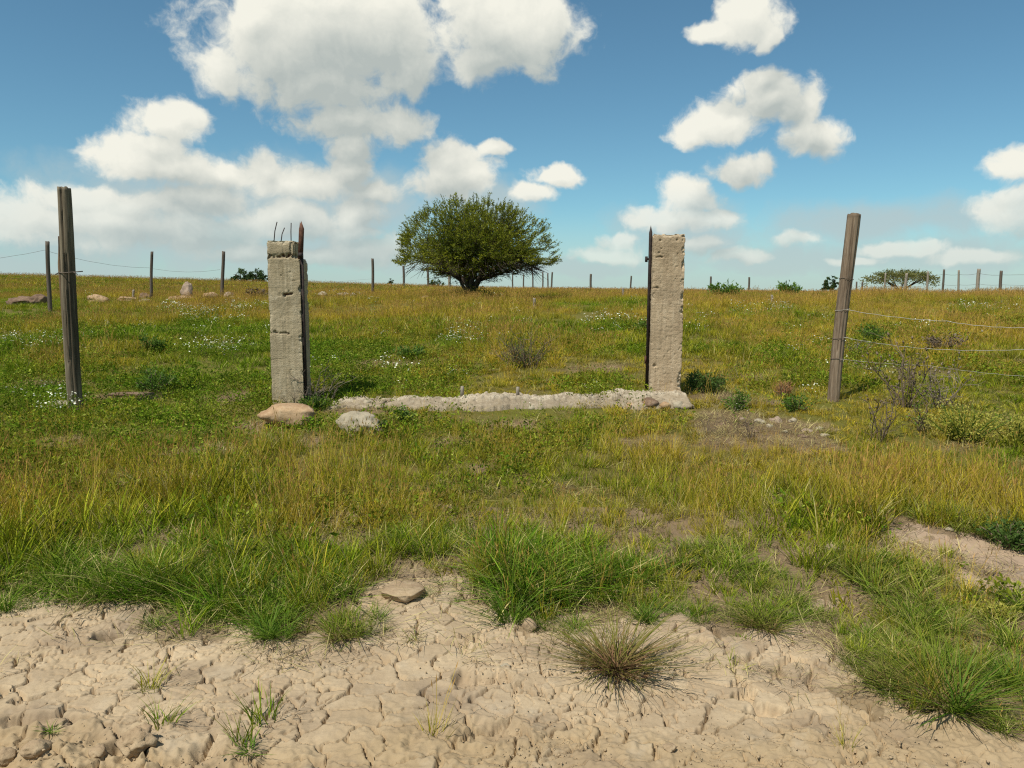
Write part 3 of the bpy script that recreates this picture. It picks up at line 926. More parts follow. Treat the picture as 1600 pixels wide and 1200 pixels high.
def build_meadow():
    near = []
    for i in range(5):   # green tufts
        near.append(lambda mb, r, i=i: blades(mb, 30, .15 + .02 * i, .05, .35, .0048, .35, .22, r))
    for i in range(5):   # fine olive grass with seed heads
        near.append(lambda mb, r, i=i: (blades(mb, 24, .17 + .02 * i, .05, .28, .0036, .3, .15, r), seedheads(mb, 4, .27 + .02 * i, .05, r)))
    for i in range(3):   # straw
        near.append(lambda mb, r, i=i: (blades(mb, 20, .13, .07, .7, .0034, .5, .3, r, tint=.95), seedheads(mb, 3, .24, .05, r)))
    for i in range(3):   # short turf
        near.append(lambda mb, r, i=i: blades(mb, 34, .07, .07, .6, .005, .4, .3, r))
    C_near = tuft_collection('near_tufts', near, M['grass'])
    nG, nO, nS, nT = range(0, 5), range(5, 10), range(10, 13), range(13, 16)

    herb = []
    def mk_herb(mb, r, h=.09, n=46, sp=.10):
        th = r.random(n) * 6.283; rr = sp * np.sqrt(r.random(n)); z = h * r.random(n) ** .8
        p = np.stack([rr * np.cos(th), rr * np.sin(th), z], 1)
        dirs = np.stack([np.cos(th), np.sin(th), .5 + 0 * th], 1)
        leaves(mb, p, dirs, .028, .013, r)
    for i in range(5):
        herb.append(lambda mb, r, i=i: mk_herb(mb, r, .06 + .02 * i, 44 + 6 * i, .08 + .015 * i))
    C_herb = tuft_collection('herb_tufts', herb, M['herb'])

    far = []
    for i in range(4):
        far.append(lambda mb, r, i=i: blades(mb, 70, .19 + .02 * i, .20, .35, .009, .35, .2, r))
    for i in range(5):
        far.append(lambda mb, r, i=i: (blades(mb, 60, .21 + .02 * i, .20, .3, .007, .3, .15, r), seedheads(mb, 12, .33, .2, r, .06, .010)))
    C_far = tuft_collection('mid_tufts', far, M['grass'])
    vfar = []
    for i in range(5):
        vfar.append(lambda mb, r, i=i: (blades(mb, 70, 0.16 + .02 * i, .5, .35, .020, .3, .15, r), seedheads(mb, 10, .26, .5, r, .06, .016)))
    C_vfar = tuft_collection('far_tufts', vfar, M['grass'])

    rng = np.random.default_rng(5)

    def maps(x, y):
        # dryness varies by patches; greener along the track and on the left, yellower further out
        d = .50 + .75 * fbm(x * .33, y * .33, 81, 4) + .30 * fbm(x * 1.6, y * 1.6, 82, 3)
        d = d + .12 * sstep(7.5, 14, y) - .22 * sstep(5.3, 4.2, y) + .16 * np.clip(x / np.maximum(y, 4), -.7, .7)
        d = d - .22 * sstep(-0.15, -.5, x / np.maximum(y, 1)) * sstep(20, 10, y)
        return d

    def clear(x, y):
        return ~((np.abs(y - 8.45) < .42) & (x > -2.0) & (x < 2.15) & (rng.random(len(x)) < .72))

    # near
    x, y = fan_points(2.3, 10.2, 125, rng)
    b_ = bare(x, y)
    thin = .55 + .62 * sstep(-.55, .40, fbm(x * 1.1, y * 1.1, 91, 3) + .25 * sstep(6.8, 5, y))
    thin = thin * (1 - .30 * sstep(7.0, 8.6, y))
    b2_ = bare(x, y, .40)
    keep = rng.random(len(x)) < np.where((b_ > .5) & (b2_ < .5), .16, (1 - b_ * .988) * thin)
    keep &= clear(x, y)
    x, y, b_ = x[keep], y[keep], b_[keep]
    d = maps(x, y)
    n = len(x)
    u = rng.random(n)
    kind = np.where(d < .38, 0, 1)
    kind = np.where(u < .10 + .15 * sstep(.6, .9, d), 2, kind)
    short = sstep(6.6, 8.2, y) * .65 + .15
    kind = np.where(rng.random(n) < short, 3, kind)
    idx = np.choose(kind, [rng.integers(0, 5, n), rng.integers(5, 10, n), rng.integers(10, 13, n), rng.integers(13, 16, n)])
    s = (.65 + .6 * rng.random(n)) * (1 + .35 * fbm(x * .9, y * .9, 95, 2)) * (1 + .15 * sstep(6, 4.6, y)) * (1 - .18 * sstep(6.5, 8, y))
    corner = sstep(.35, .55, x / y) * sstep(4.9, 4.3, y)
    s = np.clip(s, .35, 1.7) * (1 - .45 * corner) * (.80 + .22 * fbm(x * .55 + 4, y * .55, 98, 2))
    rot = np.stack([rng.normal(0, .10, n), rng.normal(0, .10, n), rng.random(n) * 6.283], 1)
    z = surf_z(x, y) - .006
    scatter('meadow_grass', np.stack([x, y, z], 1), rot, s, idx, np.clip(d + .15 * rng.normal(size=n), 0, 1), np.clip(rng.normal(.5, .22, n), 0, 1), C_near,
            'green and olive meadow grass between the track and the gate')

    # short turf between the taller tufts
    x, y = fan_points(3.6, 17, 70, rng)
    keep = (bare(x, y) < .5) & (rng.random(len(x)) < sstep(-.9, .2, fbm(x * 1.2 + 7, y * 1.2, 141, 3)) * .9)
    x, y = x[keep], y[keep]; n = len(x); d = maps(x, y)
    rot = np.stack([rng.normal(0, .12, n), rng.normal(0, .12, n), rng.random(n) * 6.283], 1)
    scatter('short_turf', np.stack([x, y, surf_z(x, y) - .006], 1), rot, .55 + .8 * rng.random(n), rng.integers(13, 16, n), np.clip(d + .18 * rng.normal(size=n), 0, 1), np.clip(rng.normal(.45, .25, n), 0, 1), C_near,
            'short green and straw coloured turf between the taller grasses')

    # low leafy ground cover
    x, y = fan_points(3.6, 17, 55, rng)
    cov = fbm(x * .8, y * .8, 101, 3) + .45 * sstep(.1, -.4, x / y) * sstep(16, 9, y) + .30 * sstep(6.4, 7.5, y)
    keep = (rng.random(len(x)) < sstep(.0, .7, cov)) & (bare(x, y) < .5) & clear(x, y) & clear(x, y)
    x, y = x[keep], y[keep]; n = len(x)
    rot = np.stack([rng.normal(0, .15, n), rng.normal(0, .15, n), rng.random(n) * 6.283], 1)
    scatter('ground_cover', np.stack([x, y, surf_z(x, y) - .005], 1), rot, .6 + .8 * rng.random(n), rng.integers(0, 5, n), np.clip(.05 + .62 * maps(x, y) + .2 * rng.normal(size=n), 0, 1), rng.random(n), C_herb,
            'low leafy green weeds covering the ground round the gate')

    # middle distance
    x, y = fan_points(9.8, 34, 24, rng)
    thin = .50 + .6 * sstep(-.5, .3, fbm(x * .8, y * .8, 91, 3)); thin = thin * (.62 + .38 * sstep(10, 14, y))
    keep = (rng.random(len(x)) < thin * (1 - .9 * bare(x, y)))
    x, y = x[keep], y[keep]; n = len(x); d = maps(x, y)
    idx = np.where(d < .42, rng.integers(0, 4, n), rng.integers(4, 9, n))
    s = np.clip((.50 + .55 * rng.random(n)) * (1 + .4 * fbm(x * .6, y * .6, 96, 2)), .30, 1.4) * (.66 + .18 * sstep(10, 16, y))
    rot = np.stack([rng.normal(0, .08, n), rng.normal(0, .08, n), rng.random(n) * 6.283], 1)
    scatter('meadow_grass', np.stack([x, y, surf_z(x, y) - .01], 1), rot, s, idx, np.clip(d + .15 * rng.normal(size=n), 0, 1), np.clip(rng.normal(.5, .22, n), 0, 1), C_far,
            'yellow green meadow grass between the gate and the tree')
    # far
    x, y = fan_points(32, 125, 3.4, rng, .95)
    n = len(x); d = maps(x, y) - .14
    rot = np.stack([rng.normal(0, .06, n), rng.normal(0, .06, n), rng.random(n) * 6.283], 1)
    scatter('meadow_grass', np.stack([x, y, height(x, y) - .02], 1), rot, .5 + .7 * rng.random(n), rng.integers(0, 5, n), np.clip(d + .2 * rng.normal(size=n), 0, 1), np.clip(rng.normal(.5, .22, n), 0, 1), C_vfar,
            'golden green meadow grass out to the skyline')

    # lush verge along the edge of the bare track
    lush = []
    for i in range(6):
        lush.append(lambda mb, r, i=i: blades(mb, 52, .20 + .02 * i, .065, .6, .0060, .65, .50, r))
    for i in range(2):
        lush.append(lambda mb, r, i=i: blades(mb, 40, .16, .06, .9, .0050, .6, .5, r, tint=.9))
    C_l = tuft_collection('verge_tufts', lush, M['lush'])
    P = []
    def clump(px, py, rx, ry, n, sc):
        g0 = G(px, py); gx = G(px + rx, py); gy = G(px, py - ry)
        for _ in range(int(n * .85)):
            a = rng.random() * 6.283; r = math.sqrt(rng.random())
            P.append((g0[0] + r * math.cos(a) * (gx[0] - g0[0]), g0[1] + r * math.sin(a) * abs(gy[1] - g0[1]), .80 * sc * (.45 + .75 * rng.random())))
    clump(60, 905, 90, 26, 40, .85); clump(170, 920, 80, 24, 60, 1.0); clump(260, 925, 70, 24, 55, 1.05); clump(350, 940, 70, 26, 60, .95)
    clump(430, 960, 50, 22, 44, .8); clump(505, 930, 46, 26, 44, .85); clump(480, 880, 70, 20, 40, .8); clump(330, 880, 120, 22, 50, .8)
    clump(840, 925, 56, 34, 70, 1.15); clump(930, 915, 60, 26, 60, 1.0); clump(1000, 905, 40, 20, 34, .8); clump(800, 900, 30, 26, 34, 1.25)
    clump(870, 880, 80, 20, 40, .9); clump(620, 860, 50, 14, 28, .75); clump(700, 860, 50, 18, 26, .75); clump(1100, 880, 60, 20, 36, .75)
    clump(1390, 905, 80, 32, 70, .72); clump(1420, 960, 60, 40, 60, .70); clump(1500, 1000, 90, 36, 60, .68); clump(1560, 960, 60, 24, 36, .62); clump(1330, 890, 50, 16, 26, .7)
    clump(1400, 1020, 40, 30, 30, .6); clump(1560, 830, 80, 16, 46, .85); clump(1480, 810, 60, 14, 32, .8); clump(1010, 955, 30, 14, 18, .55); clump(1200, 915, 40, 24, 26, .6)
    clump(1300, 830, 60, 16, 20, .7); clump(1330, 985, 40, 20, 16, .5); clump(1100, 965, 60, 18, 20, .5); clump(700, 935, 50, 16, 10, .4); clump(570, 985, 60, 20, 26, .5); clump(1370, 1060, 40, 40, 34, .5); clump(1450, 1060, 60, 40, 46, .55); clump(1570, 1070, 60, 50, 50, .55); clump(1540, 1130, 60, 20, 16, .45); clump(870, 985, 40, 14, 14, .5); clump(1230, 960, 50, 24, 24, .5); clump(30, 950, 50, 14, 16, .6); clump(290, 975, 60, 14, 20, .55); clump(90, 860, 100, 20, 40, .75)
    P = np.array(P); n = len(P)
    rot = np.stack([rng.normal(0, .12, n), rng.normal(0, .12, n), rng.random(n) * 6.283], 1)
    z = surf_z(P[:, 0], P[:, 1]) - .008
    dr = np.clip(.12 + .16 * rng.normal(size=n) + .25 * sstep(.9, 1.8, P[:, 0]), 0, 1)
    scatter('verge_grass', np.stack([P[:, 0], P[:, 1], z], 1), rot, P[:, 2], rng.integers(0, 8, n), dr, np.clip(rng.normal(.48, .22, n), 0, 1), C_l,
            'long lush green grass along the edge of the bare track')

    # crumbs of dry mud strewn over the bare soil
    def mk_cr(mb, r, n=14):
        for _ in range(n):
            p = np.array([r.normal() * .05, r.normal() * .05, 0]); q = .0018 + .0042 * r.random() ** 3
            V = r.normal(size=(6, 3)) * .25 + np.array([[1, 0, .2], [-1, 0, .1], [0, 1, .15], [0, -1, .2], [0, 0, .7], [0, 0, -.5]])
            mb.add(p + V * q, None, [(0, 2, 4), (2, 1, 4), (1, 3, 4), (3, 0, 4), (2, 0, 5), (1, 2, 5), (3, 1, 5), (0, 3, 5)])
    C_c = tuft_collection('soil_crumbs', [lambda mb, r, i=i: mk_cr(mb, r) for i in range(5)], M['crumb'])
    x, y = fan_points(2.2, 5.6, 150, rng)
    w = sstep(.0, .8, fbm(x * 1.7, y * 1.7, 121, 3) + .5 * sstep(3.0, 2.4, y) + .4 * (bare(x, y, .3) < .5))
    keep = (bare(x, y) > .5) & (rng.random(len(x)) < w)
    x, y = x[keep], y[keep]; n = len(x)
    rot = np.stack([0 * x, 0 * x, rng.random(n) * 6.283], 1)
    scatter('soil_crumbs', np.stack([x, y, surf_z(x, y) + .001], 1), rot, .6 + .9 * rng.random(n), rng.integers(0, 5, n), rng.random(n), rng.random(n), C_c,
            'crumbs of dry mud strewn over the bare cracked soil')

    # dry litter lying on the soil edge
    lit = [lambda mb, r, i=i: blades(mb, 26, .10, .09, 1.5, .0026, .4, .0, r, tint=.9, hvar=.5) for i in range(4)]
    C_d = tuft_collection('litter_tufts', lit, mat_grass('dead grass litter', (0.10, 0.07, 0.035), (0.20, 0.14, 0.075), (0.14, 0.095, 0.05), (0.27, 0.20, 0.11), (0.2, .15, .1), 0.1))
    x, y = fan_points(3.0, 15.0, 85, rng); x2, y2 = fan_points(3.0, 5.8, 130, rng); x = np.concatenate([x, x2]); y = np.concatenate([y, y2])
    bb = bare(x, y, .14); b2 = bare(x, y, .34)
    w = np.where(bb > .5, np.where((b2 < .5) | (y > 5.8), .9, .05), .17)
    w = w + .6 * (pip(RUBBLE, x, y)) * .4
    keep = rng.random(len(x)) < w
    x, y = x[keep], y[keep]; n = len(x)
    rot = np.stack([rng.normal(0, .1, n), rng.normal(0, .1, n), rng.random(n) * 6.283], 1)
    scatter('dead_grass', np.stack([x, y, surf_z(x, y) + .004], 1), rot, .6 + .7 * rng.random(n), rng.integers(0, 4, n), rng.random(n), rng.random(n), C_d,
            'dead brown grass lying where the turf meets the bare soil')

    # white wild flowers
    def mk_fl(mb, r, n=9, sp=.12, h=.26, sz_=.0092):
        for i in range(n):
            th = r.random() * 6.283; rr = sp * math.sqrt(r.random()); L = h * (.6 + .5 * r.random())
            p = np.array([rr * math.cos(th), rr * math.sin(th), 0]); t = p + np.array([r.normal() * .03, r.normal() * .03, L])
            u = np.array([.0012, 0, 0])
            mb.add([p - u, p + u, t + u, t - u], [(0, 1, 2, 3)], tint=.4, tip=.2, head=0.0)
            nx = np.array([r.normal() * .4, -.3 + r.normal() * .4, 1.0]); nx /= np.linalg.norm(nx)
            a = np.cross(nx, [1, 0, .1]); a /= np.linalg.norm(a); c = np.cross(nx, a)
            k = 6; ang = np.arange(k) * 6.283 / k
            rad = sz_ * (.7 + .6 * r.random())
            V = np.concatenate([[t + nx * .003], t + rad * (np.cos(ang)[:, None] * a + np.sin(ang)[:, None] * c)])
            mb.add(V, None, [(0, 1 + j, 1 + (j + 1) % k) for j in range(k)], tint=.5, tip=.5, head=1.0)
        m = 24
        th = r.random(m) * 6.283; rr = sp * np.sqrt(r.random(m)); zz = h * .75 * r.random(m)
        leaves(mb, np.stack([rr * np.cos(th), rr * np.sin(th), zz], 1), np.stack([np.cos(th), np.sin(th), .8 + 0 * th], 1), .05, .012, r)
    C_f = tuft_collection('flower_tufts', [lambda mb, r, i=i: mk_fl(mb, r, 6 + 2 * i, .10 + .02 * i) for i in range(5)], M['herb'])
    P = []
    def fl(px, py, rx, ry, n):
        for _ in range(int(n * .75)):
            a = rng.random() * 6.283; r = math.sqrt(rng.random())
            gx, gy = G(px + rx * r * math.cos(a), py + ry * r * math.sin(a)); P.append((gx, gy))
    fl(40, 548, 70, 9, 26); fl(340, 560, 50, 8, 20); fl(330, 505, 70, 12, 44); fl(390, 490, 50, 6, 22); fl(270, 492, 40, 5, 12); fl(720, 545, 34, 8, 22); fl(730, 522, 40, 6, 8)
    fl(960, 515, 50, 10, 24); fl(1190, 492, 60, 6, 20); fl(1540, 492, 60, 5, 20); fl(1460, 525, 40, 8, 9); fl(610, 453, 40, 4, 12); fl(135, 475, 30, 4, 12); fl(60, 655, 50, 12, 9); fl(110, 640, 40, 14, 8)
    fl(890, 455, 40, 4, 12); fl(500, 470, 80, 6, 14); fl(1280, 560, 60, 10, 8); fl(1070, 520, 40, 10, 6); fl(560, 590, 60, 14, 5); fl(1330, 600, 60, 20, 6); fl(670, 600, 60, 10, 4); fl(1480, 460, 80, 4, 12)
    fl(800, 500, 500, 40, 34); fl(250, 540, 220, 40, 16); fl(1350, 520, 250, 40, 16); fl(800, 640, 600, 40, 8)
    P = np.array(P); n = len(P)
    rot = np.stack([rng.normal(0, .1, n), rng.normal(0, .1, n), rng.random(n) * 6.283], 1)
    scatter('white_wildflowers', np.stack([P[:, 0], P[:, 1], height(P[:, 0], P[:, 1])], 1), rot, .7 + .6 * rng.random(n), rng.integers(0, 5, n), np.clip(.2 + .2 * rng.normal(size=n), 0, 1), rng.random(n), C_f,
            'white wild flowers dotted in patches through the meadow')


build_meadow()


# ------------------------------------------------------------------ concrete gate pillars
def grid_box(w, dpt, h, st, disp):
    """a box with finely gridded sides and top, moved by disp(points, normals, edge distance) -> points, attrs"""
    pts = []; nor = []; quads = []; n0 = 0
    def face(o, u, v, lu, lv, nrm):
        nonlocal n0
        nu = max(2, int(lu / st) + 1); nv = max(2, int(lv / st) + 1)
        a, b_ = np.meshgrid(np.linspace(0, lu, nu), np.linspace(0, lv, nv))
        p = np.array(o) + a[..., None] * np.array(u) + b_[..., None] * np.array(v)
        idx = np.arange(nu * nv).reshape(nv, nu) + n0
        quads.append(np.stack([idx[:-1, :-1], idx[:-1, 1:], idx[1:, 1:], idx[1:, :-1]], -1).reshape(-1, 4))
        pts.append(p.reshape(-1, 3)); nor.append(np.broadcast_to(np.array(nrm, float), (nu * nv, 3))); n0 += nu * nv
    W, D = w / 2, dpt / 2
    face((-W, -D, 0), (1, 0, 0), (0, 0, 1), w, h, (0, -1, 0))
    face((W, D, 0), (-1, 0, 0), (0, 0, 1), w, h, (0, 1, 0))
    face((W, -D, 0), (0, 1, 0), (0, 0, 1), dpt, h, (1, 0, 0))
    face((-W, D, 0), (0, -1, 0), (0, 0, 1), dpt, h, (-1, 0, 0))
    face((-W, -D, h), (1, 0, 0), (0, 1, 0), w, dpt, (0, 0, 1))
    P = np.concatenate(pts); N = np.concatenate(nor); Q = np.concatenate(quads)
    return P, N, Q


def pillar_mesh(name, w, dpt, h, seed, cracks, holes, edge_bite, top_rough, bite_left=1.0, bite_right=1.0, topcut=None, seam=None):
    P, N, Q = grid_box(w, dpt, h, 0.009, None)
    # the bottom grows a little wider
    ex = w / 2 - np.abs(P[:, 0]); ey = dpt / 2 - np.abs(P[:, 1]); ez = h - P[:, 2]
    chip = np.zeros(len(P)); rust = np.zeros(len(P))
    n = fbm3(P * 11, seed, 4); nf = fbm3(P * 38, seed + 3, 3)
    evert = ex + ey                                  # distance to a vertical edge
    side = np.where(P[:, 0] < 0, bite_left, bite_right)
    bite = np.clip(n * .8 + nf * .5 + edge_bite, 0, 1.2) * np.exp(-evert / .028) * .042 * side
    topb = np.clip(n * .6 + nf * .7 + top_rough, 0, 1.4) * np.exp(-ez / .03) * .035
    inward = np.stack([-np.sign(P[:, 0]) * np.minimum(bite + topb * .7, np.abs(P[:, 0]) * .9), -np.sign(P[:, 1]) * np.minimum(bite + topb * .7, np.abs(P[:, 1]) * .9), np.zeros(len(P))], 1)
    wide = (np.abs(N[:, 2]) < .5)[:, None]
    P2 = P + inward * np.where(ez < .002, .6, 1.0)[:, None]
    P2[:, 2] -= topb * (ez < .05)
    P2[:, 2] += (ez < .002) * (nf * .012 + n * .010)
    P2 += N * (0.0025 * nf + 0.003 * n)[:, None]
    chip = np.clip((bite + topb) / .020, 0, 1)
    for (z0, a0, a1, dep, th, slope) in cracks:      # ragged horizontal cracks on the front and sides
        zz = z0 + slope * P[:, 0] + .012 * fbm3(P * 20, seed + 9, 3)
        u = np.clip(1 - np.abs(P[:, 2] - zz) / th, 0, 1) * sstep(a0 - .02, a0 + .02, P[:, 0]) * sstep(a1 + .02, a1 - .02, P[:, 0]) * (ez > .01)
        u = u * np.clip(.55 + 1.2 * nf, 0.30 if dep > .035 else 0.15, 1)
        P2 -= N * (dep * sstep(0, .8, u))[:, None]
        rust = np.maximum(rust, sstep(.25, .8, u) * (1.0 if dep > .02 else .25))
    for (hx, hz_, r, dep) in holes:
        d = np.hypot(P[:, 0] - hx, (P[:, 2] - hz_)) + .35 * r * nf
        u = sstep(1.0, .4, d / r) * (N[:, 1] < -.5)
        P2 -= N * (dep * u)[:, None]
    # pock marks
    pk = vn3(P * np.array([60, 60, 45]), seed + 21)
    P2 -= N * (sstep(.88, .95, pk) * .007)[:, None]
    if seam is not None:                             # vertical board seam
        u = np.clip(1 - np.abs(P[:, 0] - seam - .006 * fbm3(P * 5, seed + 4, 2)) / .007, 0, 1) * (N[:, 1] < -.5) * np.clip(.6 + n, 0, 1)
        P2 -= N * (.010 * u)[:, None]
    if topcut is not None:                           # a broken corner
        cx, cz, rad = topcut
        d = np.hypot((P[:, 0] - cx), (P[:, 2] - cz) * .8) + .03 * nf
        u = sstep(rad, rad * .75, d)
        P2[:, 0] -= u * .055; P2 -= N * (u * .012)[:, None]
        chip = np.maximum(chip, u * .3)
    return mesh_np(name, P2, Q, attrs={'chip': chip, 'rust': rust}, smooth=False)


D_L, D_R = 8.75, 9.15
def base_of(px, d):
    x = at(px, 600, d)[0]
    return x, hz(x, d)


def px_h(px, top, d, zb):
    return at(px, top, d)[2] - zb


# left pillar
def build_left_pillar():
    xl, zl = base_of(449, D_L)
    dp = .34; w = 50 / F * D_L
    Hh = px_h(446, 374, D_L, zl) + .12
    t = thing('concrete_pillar', (xl, D_L + dp / 2, zl - .12), 'left concrete gate pillar with cracked top, bent rods and a boulder at its foot', 'pillar', 'concrete pillars of the old gateway')
    def zz(py): return (px_h(446, py, D_L, zl) + .12)
    me = pillar_mesh('pillar', w, dp, Hh, 5, [(zz(400), -.5, .5, .040, .034, .03), (zz(460), -.08, .10, .034, .020, .03), (zz(521), -.2, .04, .030, .018, -.02), (zz(560), -.2, .02, .006, .008, .1), (zz(440), .05, .3, .012, .010, .1)],
                     [(.0, zz(462), .022, .03), (-.12, zz(518), .02, .02), (.05, zz(455), .012, .015), (-.03, zz(430), .010, .012), (.07, zz(425), .010, .012)], .02, .5, .5, .9, (w / 2, Hh - .10, .11), seam=.0)
    link('shaft', me, M['conc_l'], t)
    # steel angle set in the inner face, running up past the top
    mb = MB()
    def angle(mb, x0, y0, z0, x1, z1, lw, th, tipz):
        for (ax, ay, bx, by) in ((0, 0, lw, th), (0, th, th, lw)):
            V = []
            for (x, z) in ((x0, z0), (x1, z1)):
                V += [(x + ax, y0 + ay, z), (x + bx, y0 + ay, z), (x + bx, y0 + by, z), (x + ax, y0 + by, z)]
            V = np.array(V, float)
            top = V[4:].mean(0) + np.array([0, 0, tipz])
            V = np.concatenate([V, [top]])
            mb.add(V, [(0, 1, 5, 4), (1, 2, 6, 5), (2, 3, 7, 6), (3, 0, 4, 7), (3, 2, 1, 0)], [(4, 5, 8), (5, 6, 8), (6, 7, 8), (7, 4, 8)])
    ztop = zz(357)
    angle(mb, w / 2 + .004, -dp / 2 + .02, .0, w / 2 + .004, Hh - .16, .030, .022, .01)
    link('steel_strip', mb.mesh('steel_strip'), M['darksteel'], t)
    mb = MB()
    angle(mb, w / 2 - .030, -dp / 2 + .03, Hh - .28, w / 2 - .004, ztop, .055, .012, .085)
    link('steel_post', mb.mesh('steel_post'), M['rust'], t)
    mb = MB(); mb.tube([(w / 2 - .005, -dp / 2 + .0, Hh - .17), (w / 2 + .035, -dp / 2 + .0, Hh - .17)], .028, 10)
    link('hinge_stub', mb.mesh('hinge_stub'), M['darksteel'], t)
    for (px0, px1, top, yy) in ((427, 433, 345, -.05), (433, 440, 353, .06), (453, 453, 346, 0.0)):
        xa = (px0 - 446) / F * D_L; xb = (px1 - 446) / F * D_L
        if px0 == 427: xa, xb = xb, xa
        if px0 == 433: xa, xb = xa, xb
        mb = MB()
        mb.tube([(min(xa, xb), yy - .02, Hh - .10), ((xa + xb) / 2, yy - .01, (Hh + zz(top)) / 2), (max(xa, xb), yy + .01, zz(top))], .0055, 6)
        link('rebar', mb.mesh('rebar'), M['darksteel'], t)


def build_right_pillar():
    xr, zr = base_of(1041, D_R)
    dp = .30; w = 49 / F * D_R
    Hh = px_h(1041, 363, D_R, zr) + .10
    t = thing('concrete_pillar', (xr, D_R + dp / 2, zr - .10), 'right concrete gate pillar of tan concrete standing on the end of the sill', 'pillar', 'concrete pillars of the old gateway')
    t.rotation_euler = (0, math.radians(.35), math.radians(-5))
    def zz(py): return px_h(1041, py, D_R, zr) + .10
    me = pillar_mesh('pillar', w, dp, Hh, 17, [(zz(402), -.16, -.02, .014, .012, 0), (zz(450), -.3, -.1, .010, .010, 0), (zz(572), -.02, .1, .006, .006, 0)],
                     [(-.12, zz(450), .018, .02), (-.13, zz(572), .022, .022), (-.10, zz(376), .016, .016), (-.09, zz(388), .014, .016), (-.11, zz(395), .014, .014), (-.08, zz(402), .016, .02), (.09, zz(375), .015, .015)], .02, .7, .45, 1.35)
    link('shaft', me, M['conc_r'], t)
    mb = MB()
    x0 = -w / 2 - .036
    V = []
    for z in (0.02, zz(362)):
        V += [(x0, -.03, z), (x0 + .034, -.03, z), (x0 + .034, .03, z), (x0, .03, z)]
    V.append((x0 + .017, 0, zz(350)))
    mb.add(V, [(0, 1, 5, 4), (1, 2, 6, 5), (2, 3, 7, 6), (3, 0, 4, 7), (3, 2, 1, 0)], [(4, 5, 8), (5, 6, 8), (6, 7, 8), (7, 4, 8)])
    link('steel_post', mb.mesh('steel_post'), M['darksteel'], t)
    mb = MB(); mb.tube([(x0 + .01, -.01, zz(404)), (x0 - .032, -.012, zz(404))], .012, 8); mb.tube([(x0 - .026, -.012, zz(404) - .035), (x0 - .026, -.012, zz(404) + .03)], .016, 8)
    link('hinge_pin', mb.mesh('hinge_pin'), M['darksteel'], t)
    mb = MB()
    V = []
    zc = zz(562)
    for z in (zc - .06, zc + .03):
        V += [(x0 - .016, -.032, z), (x0 + .002, -.032, z), (x0 + .002, .02, z), (x0 - .016, .02, z)]
    mb.add(V, [(0, 1, 5, 4), (1, 2, 6, 5), (2, 3, 7, 6), (3, 0, 4, 7), (3, 2, 1, 0), (4, 5, 6, 7)])
    link('hinge_plate', mb.mesh('hinge_plate'), M['rust'], t)


build_left_pillar()
build_right_pillar()


# ------------------------------------------------------------------ rocks
def rock_mesh(name, sx, sy, szz, seed, rough=.25, sub=4, flat=0.0, freq=1.6, fine=.06):
    bm = bmesh.new(); bmesh.ops.create_icosphere(bm, subdivisions=sub, radius=1.0)
    V = np.array([v.co[:] for v in bm.verts]); T = np.array([[v.index for v in f.verts] for f in bm.faces]); bm.free()
    n = fbm3(V * freq + seed * 3.7, seed, 3); nf = fbm3(V * 5 + seed, seed + 2, 3)
    # some flattened facets
    r = 1 + rough * n + fine * nf
    rng = np.random.default_rng(seed)
    P = V * r[:, None]
    for k in range(6):
        d = rng.normal(size=3); d /= np.linalg.norm(d); lim = .72 + .25 * rng.random()
        s = P @ d
        P = P - np.where(s > lim, (s - lim) * .85, 0)[:, None] * d
    if flat: P[:, 2] = np.where(P[:, 2] > flat, flat + (P[:, 2] - flat) * .25, P[:, 2])
    P = P * np.array([sx, sy, szz])
    return mesh_np(name, P, None, T, smooth=True)


def rock(px, py_base, wpx, hpx, mat, seed, label, d=None, group=None, name='rock', cat='rock', depth=.8, flat=0.0, sub=4, rough=.25, sink=.25, fine=.06):
    """a stone whose foot shows at (px, py_base)"""
    if d is None:
        x, y = G(px, py_base)
    else:
        y = d; x = at(px, 465, d)[0]
    w = wpx / F * y; h = hpx / F * y
    sx = w / 2; sy = sx * depth; szz = h / 2 * (1 + sink)
    z = sz(x, y) - (2 * szz - h) + szz + (.05 if (d or 0) > 20 else 0)
    me = rock_mesh(name, sx, sy, szz, seed, rough, sub, flat, fine=fine)
    o = link(name, me, M[mat], None, (x, y + sy * .6, z))
    o.rotation_euler = (0, 0, (seed * 1.7) % 1.2 - .6)
    return tag(o, label, cat, group)


rock(446, 670, 92, 42, 'rock_tan', 3, 'big flat topped tan boulder at the foot of the left pillar', name='boulder', cat='boulder', flat=.72, depth=.62, sink=.04, rough=.20, fine=.10)
rock(562, 682, 78, 38, 'rock_pale', 8, 'pale whitish boulder half sunk in grass in front of the sill', name='boulder', cat='boulder', depth=.7, rough=.3)
RK = 'rocks in a row under the far left fence'
rock(30, 480, 40, 15, 'rock_red', 11, 'brown rock nearest the left edge of the photo', 21.5, RK, rough=.4, fine=.15)
rock(56, 482, 28, 17, 'rock_red', 12, 'dark brown rock just left of the leftmost thin fence post', 21.5, RK)
rock(150, 477, 34, 14, 'rock_tan', 13, 'low tan rock in the grass just right of the near left post', 23, RK)
rock(196, 472, 28, 8, 'rock_tan', 14, 'flat tan rock left of the short stub post', 24, RK)
rock(224, 469, 24, 13, 'rock_red', 15, 'dark reddish rock between the stub post and a thin fence post', 24.5, RK)
rock(224, 474, 20, 6, 'rock_pale', 16, 'small pale stone lying in front of the dark reddish rock', 23.5, RK)
rock(291, 467, 25, 27, 'rock_pink', 17, 'tall upright pale rock, the highest of the row', 25, RK, depth=.6)
rock(281, 469, 46, 9, 'rock_tan', 18, 'long low rock at the foot of the tall pale rock', 24.4, RK)
rock(325, 468, 26, 13, 'rock_tan', 19, 'rounded tan rock between the tall pale rock and a fence post', 25, RK)
